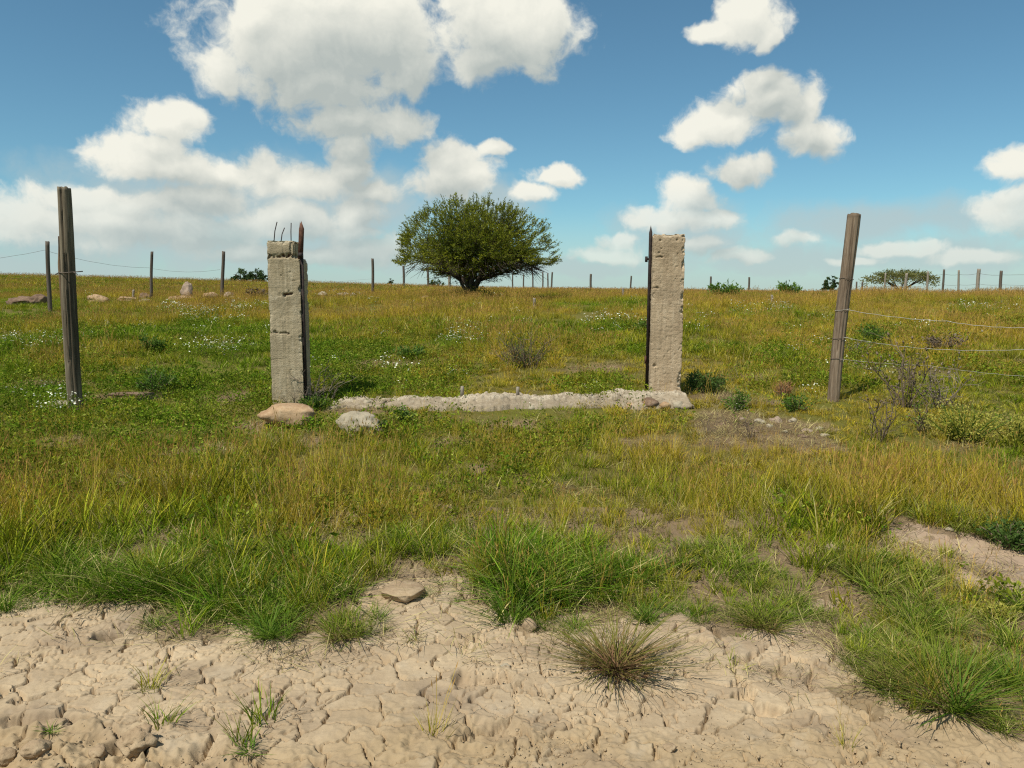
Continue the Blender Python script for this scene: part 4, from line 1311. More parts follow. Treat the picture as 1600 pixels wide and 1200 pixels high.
rock(357, 468, 17, 12, 'rock_pink', 20, 'small pinkish rock right of the fence post near the left pillar', 25, RK)
rock(362, 473, 12, 7, 'rock_pale', 21, 'small flat stone in front of the small pinkish rock', 24.6, RK)
RK2 = 'small pale stones in grass right of the left pillar'
rock(504, 462, 15, 7, 'rock_pale', 22, 'pale stone on the grass nearest the left pillar, towards the tree', 28, RK2)
rock(536, 464, 20, 6, 'rock_pale', 23, 'wider pale stone midway between left pillar and next thin post', 28, RK2)
rock(552, 463, 12, 6, 'rock_pink', 24, 'small pinkish stone close to the thin post left of the tree', 28, RK2)
rock(664, 468, 14, 5, 'rock_tan', 25, 'small orange tan stone in the grass left of the tree trunk', 25, None)
rock(1512, 459, 18, 7, 'rock_pink', 26, 'pinkish rock on the right skyline between two fence posts', 44, None)
rock(628, 946, 78, 26, 'clod', 27, 'flat tan stone set in bare soil at the grass edge', depth=1.0, flat=.22, sink=.5, fine=.10, name='flat_stone', cat='stone', rough=.3)
rock(787, 1048, 26, 16, 'rock_pale', 28, 'small pale stone on cracked mud left of the big reddish tuft', name='stone', cat='stone')
rock(852, 1060, 24, 9, 'rock_pale', 29, 'flat whitish chip lying beside the big reddish tuft', name='stone', cat='stone')
rock(828, 990, 22, 20, 'clod', 30, 'rounded mud clod below the lush central grass clump', name='clod', cat='clod')
rock(50, 1190, 46, 22, 'clod', 31, 'rounded clod in the bottom left corner', name='clod', cat='clod')
rock(4, 1192, 34, 24, 'clod', 33, 'clod cut by the left edge at the very bottom', name='clod', cat='clod')
rock(150, 1190, 30, 16, 'clod', 34, 'small clod at bottom left, left of the rough crumbly lump', name='clod', cat='clod')
rock(207, 1180, 60, 40, 'clod', 35, 'large crumbly dark clod at bottom left', name='clod', cat='clod', rough=.5, fine=.3, depth=.9)
rock(80, 1142, 46, 14, 'clod', 36, 'crumbly low clod near the lower left edge', name='clod', cat='clod', rough=.5, fine=.3)
rock(1048, 1180, 24, 10, 'clod', 38, 'small clod on the mud below the big reddish tuft', name='clod', cat='clod')
rock(1300, 870, 26, 10, 'rock_pink', 39, 'small pale stone on the left tip of the right bare patch', name='stone', cat='stone')
rock(1485, 836, 14, 6, 'rock_pale', 40, 'small white stone at the back edge of the right bare patch', name='stone', cat='stone')
RB = 'loose rubble stones right of the right pillar'
RBL = ['pale rubble stone at the upper left of the brown patch', 'largest pinkish rubble stone at the back of the brown patch', 'pale flat rubble stone in front of the largest pinkish one',
       'pale rubble stone right of the largest pinkish one', 'pinkish rubble stone on the right side of the brown patch', 'pale rubble stone at the right rim of the brown patch',
       'reddish rubble stone low on the right side of the brown patch', 'small pale rubble stone at the lower right corner of the brown patch', 'small reddish rubble stone at the left of the brown patch',
       'tiny pinkish rubble stone farthest back in the brown patch', 'tiny pale rubble stone in the middle of the brown patch', 'tiny reddish rubble stone near the right end of the sill']
for i, (px, py, w, h, m) in enumerate([(1188, 662, 24, 11, 'rock_pale'), (1214, 660, 26, 13, 'rock_pink'), (1203, 668, 16, 8, 'rock_pale'), (1240, 660, 18, 10, 'rock_pale'), (1262, 676, 22, 10, 'rock_pink'), (1282, 672, 18, 8, 'rock_pale'),
                                       (1255, 684, 20, 8, 'rock_red'), (1290, 682, 18, 7, 'rock_pale'), (1180, 676, 14, 7, 'rock_red'), (1160, 656, 12, 6, 'rock_pink'), (1228, 676, 12, 6, 'rock_pale'), (1130, 664, 12, 6, 'rock_red')]):
    rock(px, py, w * .8, h * .6, m, 50 + i, RBL[i], group=RB, name='rubble_stone', cat='rubble stone', sub=3, sink=.7, rough=.4, fine=.12)


# ------------------------------------------------------------------ crumbled sill between the pillars
def build_sill():
    A = np.array(G(520, 622)); B = np.array(G(1082, 628))
    A[1] = 8.95; B[1] = 9.0
    A[0] = at(520, 600, A[1])[0]; B[0] = at(1074, 600, B[1])[0]
    L = np.linalg.norm(B - A)
    wd = .60
    nu, nv = 520, 84
    u, v = np.meshgrid(np.linspace(0, 1, nu), np.linspace(0, 1, nv))
    ax = (B - A) / L; ay = np.array([-ax[1], ax[0]])
    x = A[0] + ax[0] * u * L + ay[0] * (v - .68) * wd; y = A[1] + ax[1] * u * L + ay[1] * (v - .68) * wd
    y = y + .07 * fbm(u * 22, v * 0 + 3, 12, 4) * np.where(v < .5, 1.3, .6) - .06 * sstep(.55, 1, u) * (1 - v) + .10 * sstep(.25, 0, u) * (1 - v)
    prof = np.clip(v / .42, 0, 1) ** .8 * sstep(1, .90, v)
    vv = v + .10 * fbm(u * 12, v * 2, 14, 3)
    top = sstep(.34, .42, vv)                              # the crumbled upper step, behind a lower earthy ledge
    front_in = sstep(.30, .42, u) * sstep(.90, .80, u)     # where the ledge lies open
    hgt = (.034 + .048 * sstep(.05, .45, u) + .03 * fbm(u * 9, v * 0, 13, 3)) * sstep(0, .04, u) * sstep(1, .985, u)
    z0 = height(x, y)
    line = hz(A[0], A[1]) * (1 - u) + hz(B[0], B[1]) * u
    p1, p2, pid, _, _ = vor(x * 15, y * 15, 31); r1, r2, rid, _, _ = vor(x * 34, y * 34, 32)
    grit = (.030 * np.clip(.55 - p1, 0, 1) * (pid > .35) + .016 * np.clip(.6 - r1, 0, 1)) * (.35 + .65 * top)
    z = np.maximum(line, z0 - .02) + hgt * prof * (1 - .30 * (1 - top) * (.25 + .75 * front_in)) + grit * prof + .014 * fbm(x * 24, y * 24, 15, 4) * prof + .022 * fbm(x * 4, y * 4, 17, 2) * prof
    z = z - .07 * (1 - sstep(0, .10, v) * sstep(1, .90, v))
    chip = np.clip(.15 + .55 * (pid > .45) + .5 * fbm(x * 9, y * 9, 18, 3), 0, 1) * top
    dirt = 0 * top
    idx = np.arange(nu * nv).reshape(nv, nu)
    q = np.stack([idx[:-1, :-1], idx[:-1, 1:], idx[1:, 1:], idx[1:, :-1]], -1).reshape(-1, 4)
    loc = np.array([(A[0] + B[0]) / 2, (A[1] + B[1]) / 2, hz((A[0] + B[0]) / 2, 9.0)])
    t = thing('concrete_sill', loc, 'long crumbled pale concrete sill lying across the gateway between both pillars', 'sill')
    V = np.stack([x, y, z], -1).reshape(-1, 3) - loc
    link('slab', mesh_np('slab', V, q, attrs={'chip': chip.ravel(), 'rust': dirt.ravel()}), M['sill'], t)
    for px in (722, 809):
        xx = at(px, 600, 9.0)[0]
        mb = MB(); zb = hz(xx, 9.0) + .05
        p0 = np.array([xx, 9.0, zb]) - loc
        mb.tube([p0, p0 + np.array([0, 0, .09]), p0 + np.array([.003, 0, .135])], [.022, .021, .018], 8)
        link('bolt_stub', mb.mesh('bolt_stub'), M['wood_pale'], t)
    rng = np.random.default_rng(9)
    # broken lumps along the front, each a piece of its own
    for i in range(240):
        uu = rng.random() ** .85; px = 545 + uu * 530
        xx = at(px, 600, 8.7)[0]; low_ = rng.random() < .75; yy = 8.60 + .30 * rng.random() if low_ else 8.95 + rng.normal(0, .12)
        r = .012 + .036 * rng.random() ** 1.6 * (1.4 if px > 980 else 1)
        me = rock_mesh('lump', r * 1.3, r, r * .75, 200 + i, .3, 2)
        zb = hz(xx, yy) * .5 + hz(xx, 8.95) * .5 + .088 * float(sstep(8.58, 8.88, np.array(yy)))* (.5 + .3 * uu) - .014
        link('lump', me, M['sill' if rng.random() < .82 else 'rock_pale'], t, np.array([xx, yy, zb + r * .3]) - loc)
    # sill shader wants its attributes on the lumps too: default zero is right


build_sill()
for i, (px, py, w, h, m, lb) in enumerate([(1018, 642, 34, 16, 'rock_red', 'reddish stone tucked under the right end of the sill'), (1045, 638, 18, 11, 'rock_tan', 'small tan stone under the right pillar at the sill end'),
                                           (1064, 636, 20, 12, 'rock_pale', 'pale stone at the outermost right end of the sill'), (990, 640, 22, 10, 'rock_tan', 'tan stone left of the reddish stone under the sill')]):
    rock(px, py, w, h, m, 80 + i, lb, 8.62, None, name='stone', cat='stone', sub=3)
rock(205, 620, 74, 9, 'rock_red', 90, 'low long brown stone slab in grass right of the near left post', name='stone_slab', cat='stone', depth=.3, flat=.4)
rock(92, 637, 40, 10, 'rock_pale', 91, 'pale flat stone in grass at the foot of the near left post', name='stone', cat='stone')


# ------------------------------------------------------------------ wooden posts
def post_mesh(name, H, r, seed, lean, grooves, sides=40, taper=.93, stain_shade=None, twist=.0, n=90):
    """a weathered round post with checks (drying cracks) that run along the grain"""
    th = np.arange(sides) * 2 * math.pi / sides
    zs = np.linspace(0, H, n)
    T, Zz = np.meshgrid(th, zs)
    s = Zz / H
    rad = r * (1 - (1 - taper) * s)
    C = np.stack([np.cos(T) * 1.3, np.sin(T) * 1.3, Zz * 1.1], -1).reshape(-1, 3)
    rad = rad * (1 + .06 * fbm3(C, seed, 3).reshape(T.shape))
    Fg = np.stack([np.cos(T) * 5, np.sin(T) * 5, Zz * .8], -1).reshape(-1, 3)
    rad = rad * (1 + .045 * fbm3(Fg, seed + 5, 3).reshape(T.shape))
    st = np.zeros(T.shape)
    for (a, z0, z1, wid, dep) in grooves:
        aa = a + twist * s + .10 * fbm(Zz * 2.2, Zz * 0 + a, seed + 8, 3)
        d = np.abs((T - aa + math.pi) % (2 * math.pi) - math.pi)
        u = np.clip(1 - d / wid, 0, 1) * sstep(z0, z0 + .1, Zz) * sstep(z1, z1 - .1, Zz) if z1 < H else np.clip(1 - d / wid, 0, 1) * sstep(z0, z0 + .1, Zz)
        rad = rad - dep * sstep(0, .8, u)
        st = np.maximum(st, u * .8)
    if stain_shade is not None:
        st = np.maximum(st, stain_shade(T, s, Zz))
    top = .014 * fbm(np.cos(T) * 3, np.sin(T) * 3, seed + 13, 2)
    X = rad * np.cos(T) + lean[0] * s + .010 * np.sin(s * 5 + seed); Y = rad * np.sin(T) + lean[1] * s
    Z2 = Zz + np.where(s > .995, top, 0)
    V = np.stack([X, Y, Z2], -1).reshape(-1, 3)
    idx = np.arange(n * sides).reshape(n, sides)
    nx = np.roll(idx, -1, axis=1)
    q = np.stack([idx[:-1], nx[:-1], nx[1:], idx[1:]], -1).reshape(-1, 4)
    c = len(V)
    V = np.concatenate([V, [[lean[0] + .010 * math.sin(5 + seed), lean[1], H - .006]]])
    t = [(idx[-1, k], idx[-1, (k + 1) % sides], c) for k in range(sides)]
    return mesh_np(name, V, q, t, attrs={'stain_shade': np.concatenate([st.ravel(), [.3]])}, smooth=False)


def build_near_posts():
    d = 8.55
    xb = at(116, 600, d)[0]; zb = hz(xb, d)
    H = px_h(101, 293, d, zb) + .15
    xt = at(96, 293, d)[0]
    t = thing('fence_post', (xb, d, zb - .15), 'tall dark split wooden post standing alone near the left edge', 'fence post', 'near wooden posts beside the gateway')
    me = post_mesh('post', H, .076, 3, (xt - xb, .03), [(-1.62, H * .25, H * 1.1, .16, .030), (-1.15, 0, H * .75, .22, .020), (-2.0, H * .05, H * .5, .12, .012), (1.2, 0, H, .2, .02), (-.5, H * .2, H * .9, .12, .012)], taper=.86,
                   stain_shade=lambda T, s, Z: np.clip(sstep(-1.7, -1.25, np.where(T > math.pi, T - 2 * math.pi, T)) * sstep(.95, .45, s) * sstep(0, .2, s) * (.65 + .5 * fbm(T * 3, Z * 2.2, 5, 3)), 0, 1) * (np.where(T > math.pi, T - 2 * math.pi, T) < .8))  # right side away from the sun: shade painted into the wood colour
    link('trunk', me, M['wood_l'], t)
    # long strip of bark peeling from the left side
    n = 40; zs = np.linspace(.2, H * .80, n); s = zs / H
    cx = (xt - xb) * s - .080 + .010 * np.sin(zs * 3) + .016; wv = .030 * np.clip((H * .80 - zs) / .3, .25, 1) * (1 + .25 * fbm(zs * 4, zs * 0, 6, 3))
    V = []
    for k in range(n):
        for (ox, oy) in ((-.5, -.02), (.5, -.035), (.5, .02), (-.5, .03)):
            V.append((cx[k] + ox * wv[k], oy + .03 * s[k] - .005, zs[k]))
    q = []
    for k in range(n - 1):
        for j in range(4):
            a = k * 4 + j; b_ = k * 4 + (j + 1) % 4
            q.append((a, b_, b_ + 4, a + 4))
    q += [(3, 2, 1, 0), tuple((n - 1) * 4 + j for j in range(4))]
    link('bark_strip', mesh_np('bark_strip', V, q, attrs={'stain_shade': np.zeros(len(V))}), M['bark_strip'], t)
    zw = px_h(105, 427, d, zb) + .15
    mb = MB(); sx_ = (xt - xb) * zw / H
    mb.tube([(sx_ - .15, .05, zw - .01), (sx_ - .07, -.02, zw + .01), (sx_, -.088, zw), (sx_ + .08, -.02, zw + .012), (sx_ + .15, .04, zw + .022)], .006, 6)
    mb.tube([(sx_ + .08, -.02, zw + .012), (sx_ + .13, -.03, zw - .012)], .005, 5)
    link('wire_stub', mb.mesh('wire_stub'), M['wire_dark'], t)

    d = 8.9
    xb = at(1302, 600, d)[0]; zb = hz(xb, d)
    H = px_h(1330, 334, d, zb) + .15; xt = at(1337, 334, d)[0]
    t = thing('fence_post', (xb, d, zb - .15), 'thick grey brown wooden post leaning to the right with wires tied round it', 'fence post', 'near wooden posts beside the gateway')
    lean = (xt - xb, .06)
    me = post_mesh('post', H, .066, 9, lean, [(-1.5, H * .1, H * .8, .10, .012), (-2.1, H * .3, H * 1.1, .10, .014), (-1.0, H * .55, H * 1.1, .10, .016), (.4, 0, H, .2, .02), (-1.8, H * .6, H * .97, .07, .010)], taper=1.04,
                   stain_shade=lambda T, s, Z: np.clip(sstep(.97, 1.0, s) * .6 + .35 * sstep(.2, .5, fbm(T * 2, Z * 2, 15, 3)), 0, 1))
    link('trunk', me, M['wood_r'], t)
    for py in (436, 484, 528, 561):
        zc = px_h(1318, py, d, zb) + .15; s = zc / H
        a = np.linspace(0, 2 * math.pi, 25)
        mb = MB(); r = .066 * (1 + .04 * s) * 1.13
        mb.tube(np.stack([lean[0] * s + r * np.cos(a) + .010 * math.sin(s * 5 + 9), lean[1] * s + r * np.sin(a), zc + .012 * np.cos(a * 1.0 + py)], 1), .0026, 5, cap=False)
        link('wire_loop', mb.mesh('wire_loop'), M['wire_dark' if py != 484 else 'wire'], t)


build_near_posts()

FP = 'thin fence posts across the field'
# (px, top, base, width px, distance, material, lean px, label)
posts = [(77, 377, 480, 7, 19.5, 'wood_far', 4, 'thin grey fence post just left of the tall near left post'),
         (236, 393, 470, 5, 24.6, 'wood_far', 5, 'thin post between the dark reddish rock and the tall pale rock'),
         (347, 393, 470, 6, 25.2, 'wood_far', 5, 'thin post between the rounded tan and small pinkish rocks'),
         (583, 404, 462, 5, 30, 'wood_far', 0, 'thin lone post between left pillar and the big tree'),
         (631, 415, 450, 4, 52, 'wood_far', 0, 'thin post under the far left edge of the big tree crown'),
         (669, 418, 451, 4, 54, 'wood_far', 0, 'second thin post under the left of the big tree crown'),
         (702, 416, 448, 5, 56, 'wood_pale', 0, 'pale post just left of the big tree trunk'),
         (801, 428, 448, 2.5, 70, 'wood_far', 0, 'slim post nearest the right side of the big tree trunk'),
         (818, 429, 449, 2.5, 70, 'wood_far', 0, 'second slim post right of the big tree trunk'),
         (833, 425, 449, 2.5, 66, 'wood_far', -1, 'third slim post right of the big tree trunk'),
         (848, 425, 450, 2.5, 66, 'wood_far', 0, 'fourth slim post right of the big tree trunk, under its crown'),
         (856, 427, 450, 2.5, 66, 'wood_far', 0, 'fifth slim post under the right end of the tree crown'),
         (861, 425, 450, 3, 66, 'wood_far', 2, 'outermost slightly tilted slim post under the right end of the crown'),
         (923, 428, 451, 4, 62, 'wood_far', 0, 'dark post on the skyline between the big tree and right pillar'),
         (985, 431, 450, 3, 74, 'wood_far', 1, 'slim tilted post on the skyline just left of the right pillar'),
         (1110, 432, 453, 3.5, 64, 'wood_far', 0, 'dark post on the skyline first right of the right pillar'),
         (1170, 433, 453, 3.5, 66, 'wood_far', 0, 'dark post on the skyline second right of the right pillar'),
         (1288, 438, 454, 3, 80, 'wood_far', 0, 'small post left of the round bush by the leaning post'),
         (1338, 440, 455, 3, 80, 'wood_far', 0, 'first small post right of the leaning post'),
         (1347, 440, 455, 3, 80, 'wood_far', 0, 'second small post right of the leaning post'),
         (1382, 427, 456, 3, 56, 'wood_pale', 0, 'slim pale post before the left half of the umbrella tree'),
         (1413, 427, 457, 5, 52, 'wood_pale', 2, 'broad pale post before the middle of the umbrella tree'),
         (1448, 424, 458, 4, 50, 'wood_pale', 0, 'pale post at the right end of the umbrella tree'),
         (1472, 421, 458, 3.5, 48, 'wood_far', 1, 'dark slim post just right of the umbrella tree'),
         (1497, 422, 460, 3.5, 46, 'wood_pale', -1, 'pale slim post left of the pinkish skyline rock'),
         (1526, 420, 464, 6, 42, 'wood_pale', 1, 'stout pale post right of the pinkish skyline rock'),
         (1562, 423, 470, 5, 40, 'wood_far', -1, 'dark post nearest the right edge of the photo')]
far_top = {}
for i, (px, top, bs, wpx, d, m, lean, lb) in enumerate(posts):
    x = at(px, bs, d)[0]; zb = hz(x, d)
    H = px_h(px, top, d, zb) + .1
    r = max(wpx, 2.4) * .92 / F * d / 2
    me = post_mesh('fence_post', H, r, 20 + i, (lean / F * d, 0), [(-1.6, H * .3, H * 1.1, .25, r * .2)], sides=10, n=16, taper=.9)
    o = link('fence_post', me, M[m], None, (x, d, zb - .1))
    tag(o, lb, 'fence post', FP)
    far_top[px] = (np.array([x, d, zb - .1]), H)
for (px, top, bs, wpx, d, m, lb) in [(209, 453, 471, 3.5, 24.3, 'wood_pale', 'short pale stub post beside the dark reddish rock on the left'),
                                     (834, 466, 483, 5, 20, 'wood_pale', 'short pale stake in the grass right of the big tree'),
                                     (1205, 461, 476, 4, 21.5, 'wood_pale', 'short pale stake in grass between right pillar and leaning post'),
                                     (973, 450, 462, 4, 30, 'wood_pale', 'short pale stake in grass just left of the right pillar')]:
    x = at(px, bs, d)[0]; zb = hz(x, d); H = px_h(px, top, d, zb) + .1
    H = max(H, .3)
    o = link('stake', post_mesh('stake', H, wpx / F * d / 2, px, (0.01, 0), [(-1.6, 0, H, .25, .006)], sides=10, n=14), M[m], None, (x, d, zb - .1))
    tag(o, lb, 'stake')


def wire(pts, r, mat, label, sag=.04, group='fence wires'):
    P = []
    for a, b_ in zip(pts[:-1], pts[1:]):
        a = np.array(a); b_ = np.array(b_)
        n = 14
        for k in range(n if b_ is not pts[-1] else n + 1):
            s = k / n
            p = a * (1 - s) + b_ * s; p[2] -= sag * 4 * s * (1 - s); P.append(p)
    P.append(np.array(pts[-1]))
    P = np.array(P)
    P[:, 2] += .003 * np.sin(np.arange(len(P)) * 1.9)
    mb = MB(); mb.tube(P, r, 5)
    o = link('fence_wire', mb.mesh('fence_wire'), M[mat])
    return tag(o, label, 'wire', group)


wire([at(1323, 484, 8.82), at(1480, 502, 8.7), at(1600, 512, 8.6), at(1900, 536, 8.4)], .0030, 'wire', 'topmost pale wire running right from the leaning post', .02)
wire([at(1318, 527, 8.82), at(1450, 545, 8.7), at(1600, 546, 8.6), at(1900, 552, 8.4)], .0027, 'wire', 'second pale wire running right from the leaning post', .015)
wire([at(1312, 561, 8.82), at(1450, 571, 8.7), at(1600, 588, 8.6), at(1900, 604, 8.4)], .0018, 'wire', 'third faint wire running right from the leaning post', .012)
def on(px, f):
    b_, H = far_top[px]; return b_ + np.array([0, -.05, H * f])
wire([at(-160, 412, 18), on(77, .88), on(236, .70), on(347, .66)], .0032, 'wire_dark', 'upper wire of the far left fence through its thin posts', .10)
wire([at(-160, 440, 18), on(77, .55), on(236, .40), on(347, .38), on(583, .5)], .0018, 'wire_dark', 'lower wire of the far left fence through its thin posts', .08)
wire([on(1382, .85), on(1413, .85), on(1448, .85), on(1472, .85), on(1497, .85), on(1526, .85), on(1562, .85), at(1700, 424, 38)], .007, 'wire_dark', 'top wire of the fence before the umbrella tree', .05)
wire([on(1382, .5), on(1413, .5), on(1448, .5), on(1472, .5), on(1497, .5), on(1526, .5), on(1562, .5), at(1700, 445, 38)], .006, 'wire_dark', 'lower wire of the fence before the umbrella tree', .05)


# ------------------------------------------------------------------ the thorn tree
def build_tree():
    D = 26.0
    xt = at(735, 460, D)[0]; zb = hz(xt, D)
    sc = D / F
    t = thing('acacia_tree', (xt, D, zb), 'big round crowned dark green acacia tree in the middle of the field', 'tree')
    rng = np.random.default_rng(77)
    HW = 118 * sc; top = px_h(735, 310, D, zb)
    zlow = px_h(735, 442, D, zb)
    cz = px_h(735, 398, D, zb)
    def dome(a, e):
        """surface of the crown for azimuth a, elevation e (from the crown's middle)"""
        lump = 1 + .09 * math.sin(a * 3 + 1) + .06 * math.sin(a * 5 + e * 4) + .05 * math.sin(a * 7 - e * 6)
        ce, se = math.cos(e), math.sin(e)
        if se >= 0:
            return np.array([math.cos(a) * ce * HW * lump, math.sin(a) * ce * HW * lump, cz + se * (top - cz) * (.96 + .06 * math.sin(a * 2 + 2))])
        ce = ce ** .45
        return np.array([math.cos(a) * ce * HW * lump, math.sin(a) * ce * HW * lump, cz + se * (cz - zlow) * 1.0])
    trunk = MB(); br = MB(); lf = MB(); tw = MB()
    stems = []
    for k in range(8):
        a = k * 6.283 / 8 + rng.normal(0, .25); rr = .05 + .05 * rng.random()
        base = np.array([rr * math.cos(a), rr * math.sin(a), -.1])
        sp = .14 + .22 * rng.random()
        h1 = cz * (.40 + .40 * rng.random())
        p1 = base + np.array([math.cos(a) * sp * .22, math.sin(a) * sp * .22, h1 * .55]) + rng.normal(0, .03, 3)
        p2 = base + np.array([math.cos(a) * sp, math.sin(a) * sp, h1]) + rng.normal(0, .05, 3)
        trunk.tube([base, base * .8 + p1 * .2, p1, (p1 + p2) / 2 + rng.normal(0, .02, 3), p2], np.array([.080, .070, .058, .052, .046]), 7, tint=.3)
        stems.append((a, p2))
    allpts = []; alldir = []; tints = []
    def curve(p, q, n, bow, up=0.15):
        s = np.linspace(0, 1, n)[:, None]
        L = np.linalg.norm(q - p)
        c = (p + q) / 2 + rng.normal(0, bow * L, 3) + np.array([0, 0, up * L])
        return (1 - s) ** 2 * p + 2 * s * (1 - s) * c + s ** 2 * q
    nodes = []
    for (a, p) in stems:
        for j in range(7):
            aa = a + rng.normal(0, .5); e = rng.uniform(-.7, 1.35)
            q = dome(aa, e) * np.array([.74, .74, 1]); q[2] = p[2] + (q[2] - p[2]) * .78
            c = curve(p, q, 7, .08)
            br.tube(c, np.linspace(.042, .014, 7), 5, tint=.4)
            nodes.append((c, aa, e))
    ntw = 0
    for (c, aa, e) in nodes:
        if rng.random() < .12: continue                     # a limb that has died back leaves a gap
        gap = rng.uniform(.6, 1.25)
        for j in range(int(58 * gap)):
            s = rng.uniform(.25, 1.0); i = s * 6; i0 = min(int(i), 5)
            p = c[i0] + (c[i0 + 1] - c[i0]) * (i - i0)
            a2 = aa + rng.normal(0, .42); e2 = e + rng.normal(0, .38)
            if e2 < -1.1: e2 = -1.1 + rng.random() * .6
            q = dome(a2, e2) * (1 + rng.normal(.0, .05))
            f = min(1.0, rng.uniform(.35, 1.12))
            q = p + (q - p) * f
            d = q - p; L = np.linalg.norm(d)
            if L > .95: q = p + d / L * .95; d = q - p; L = .95
            if L < .12: continue
            if e2 < -.1: q[2] -= .10 * L
            cc = curve(p, q, 4, .08, .05)
            tw.tube(cc, [.009, .007, .005, .003], 3, cap=False, tint=.5)
            n = int(24 * L / .6) + 6
            # lower right hangs thinner
            if e2 < -.22: n = int(n * (.5 if math.cos(a2) < .2 else .35))
            s2 = rng.random(n) ** .8 * 1.02
            pts = cc[0] + 0 * cc[0]
            k = np.minimum((s2 * 3).astype(int), 2); fr = s2 * 3 - k
            pp = cc[k] + (cc[k + 1] - cc[k]) * fr[:, None] + rng.normal(0, .020, (n, 3))
            allpts.append(pp); alldir.append(np.broadcast_to(d / L, (n, 3)))
            g = .42 + .22 * math.sin(a2 * 2.2 + e2 * 3) + rng.normal(0, .16)
            tints.append(np.clip(g + rng.normal(0, .14, n), 0, 1)); ntw += 1
    # bristling shoots that stand out of the crown
    for j in range(1500):
        a2 = rng.random() * 6.283; e2 = math.asin(rng.uniform(-.25, 1.0))
        if math.sin(a2 * 4 + 2) * math.sin(e2 * 6 + 1) > .45: continue
        q0 = dome(a2, e2) * .94; nrm = np.array([math.cos(a2) * math.cos(e2), math.sin(a2) * math.cos(e2), math.sin(e2) + .35]) + rng.normal(0, .2, 3)
        nrm /= np.linalg.norm(nrm); L = .16 + .30 * rng.random() ** 1.5
        cc = np.array([q0, q0 + nrm * L * .5, q0 + nrm * L])
        tw.tube(cc, [.007, .005, .003], 3, cap=False, tint=.5)
        n = 20; s2 = rng.random(n)
        allpts.append(q0 + nrm * (s2 * L)[:, None] + rng.normal(0, .014, (n, 3))); alldir.append(np.broadcast_to(nrm, (n, 3)))
        tints.append(np.clip(rng.normal(.55, .2) + rng.normal(0, .12, n), 0, 1))
    # dead bare twigs drooping from the lower edge
    for j in range(150):
        a2 = rng.normal(0, .9) if rng.random() < .55 else rng.random() * 6.283
        q0 = dome(a2, -.25 - .3 * rng.random()) * np.array([.8, .8, 1]); L = .25 + .45 * rng.random()
        dr = np.array([math.cos(a2), math.sin(a2), -.35 - .5 * rng.random()]) + rng.normal(0, .3, 3); dr /= np.linalg.norm(dr)
        cc = np.array([q0, q0 + dr * L * .5 + rng.normal(0, .03, 3), q0 + dr * L])
        tw.tube(cc, [.010, .007, .003], 3, cap=False, tint=.3)
    P = np.concatenate(allpts); Dd = np.concatenate(alldir); T = np.concatenate(tints)
    leaves(lf, P, Dd, .066, .022, rng, T, .6)
    # suckers at the foot
    m = 1100
    aa = rng.random(m) * 6.283; rr = .75 * np.sqrt(rng.random(m)); zz = .05 + .75 * rng.random(m) * (1 - rr / .9)
    side = np.cos(aa) * rr
    keep = rng.random(m) < np.where(side > 0, .9, .6)
    PP = np.stack([rr * np.cos(aa), rr * np.sin(aa), zz], 1)[keep]
    leaves(lf, PP, np.stack([np.cos(aa), np.sin(aa), .5 + 0 * aa], 1)[keep], .075, .028, rng, np.clip(rng.normal(.3, .2, len(PP)), 0, 1), .8)
    to = link('trunk', trunk.mesh('trunk', True), M['bark'], t)
    link('branch', br.mesh('branch', True), M['bark'], to)
    co = link('crown', lf.mesh('crown'), M['acacia'], t)
    link('twig', tw.mesh('twig'), M['bark'], co)


build_tree()


def crown_tree(name, px, base_py, d, hw_px, top, low, trunk_h, label, cat, mat, flat=True, nl=4200, leaf=.13, group=None, seed=1, stems=3):
    x = at(px, 450, d)[0]; zb = hz(x, d); rng = np.random.default_rng(seed)
    t = thing(name, (x, d, zb), label, cat, group)
    HW = hw_px / F * d; zt = px_h(px, top, d, zb); zl = px_h(px, low, d, zb)
    tr = MB(); lf = MB()
    for k in range(stems):
        a = k * 6.283 / stems + rng.random()
        e = np.array([math.cos(a) * HW * .45, math.sin(a) * HW * .45, zl + (zt - zl) * .35])
        tr.tube([(0, 0, -.1), (e[0] * .2, e[1] * .2, zl * .6), e], [.09 * HW / 3 + .03, .07 * HW / 3 + .02, .02], 6, tint=.3)
        for j in range(5):
            a2 = a + rng.normal(0, .5); q = np.array([math.cos(a2) * HW * .85, math.sin(a2) * HW * .85, zl + (zt - zl) * rng.uniform(.3, .8)])
            tr.tube([e * .6, (e + q) / 2 + np.array([0, 0, .1]), q], [.03 * HW / 3 + .01, .02, .008], 4, tint=.4)
    # clusters of leaves on an umbrella
    nc = nl // 30
    P = []; Dd = []; T = []
    for i in range(nc):
        a = rng.random() * 6.283; r = HW * math.sqrt(rng.random()) * (1 + .06 * math.sin(5 * a))
        if flat:
            roof = zt - (zt - zl) * .45 * (r / HW) ** 2.2
            z = roof - (zt - zl) * abs(rng.normal(0, .20)); z = max(z, zl)
        else:
            z = zl + (zt - zl) * rng.random() * math.sqrt(max(0, 1 - (r / HW) ** 2)); z = max(z, .02)
        c = np.array([r * math.cos(a), r * math.sin(a), z]); sd_ = HW * .07
        P.append(c + rng.normal(0, sd_, (30, 3)) * np.array([1, 1, .6])); Dd.append(np.broadcast_to([math.cos(a), math.sin(a), .6], (30, 3)))
        T.append(np.clip(rng.normal(.5, .2) + rng.normal(0, .12, 30), 0, 1))
    leaves(lf, np.concatenate(P), np.concatenate(Dd), leaf, leaf * .45, rng, np.concatenate(T), .9)
    link('trunk', tr.mesh('trunk'), M['bark'], t)
    link('crown', lf.mesh('crown'), M[mat], t)


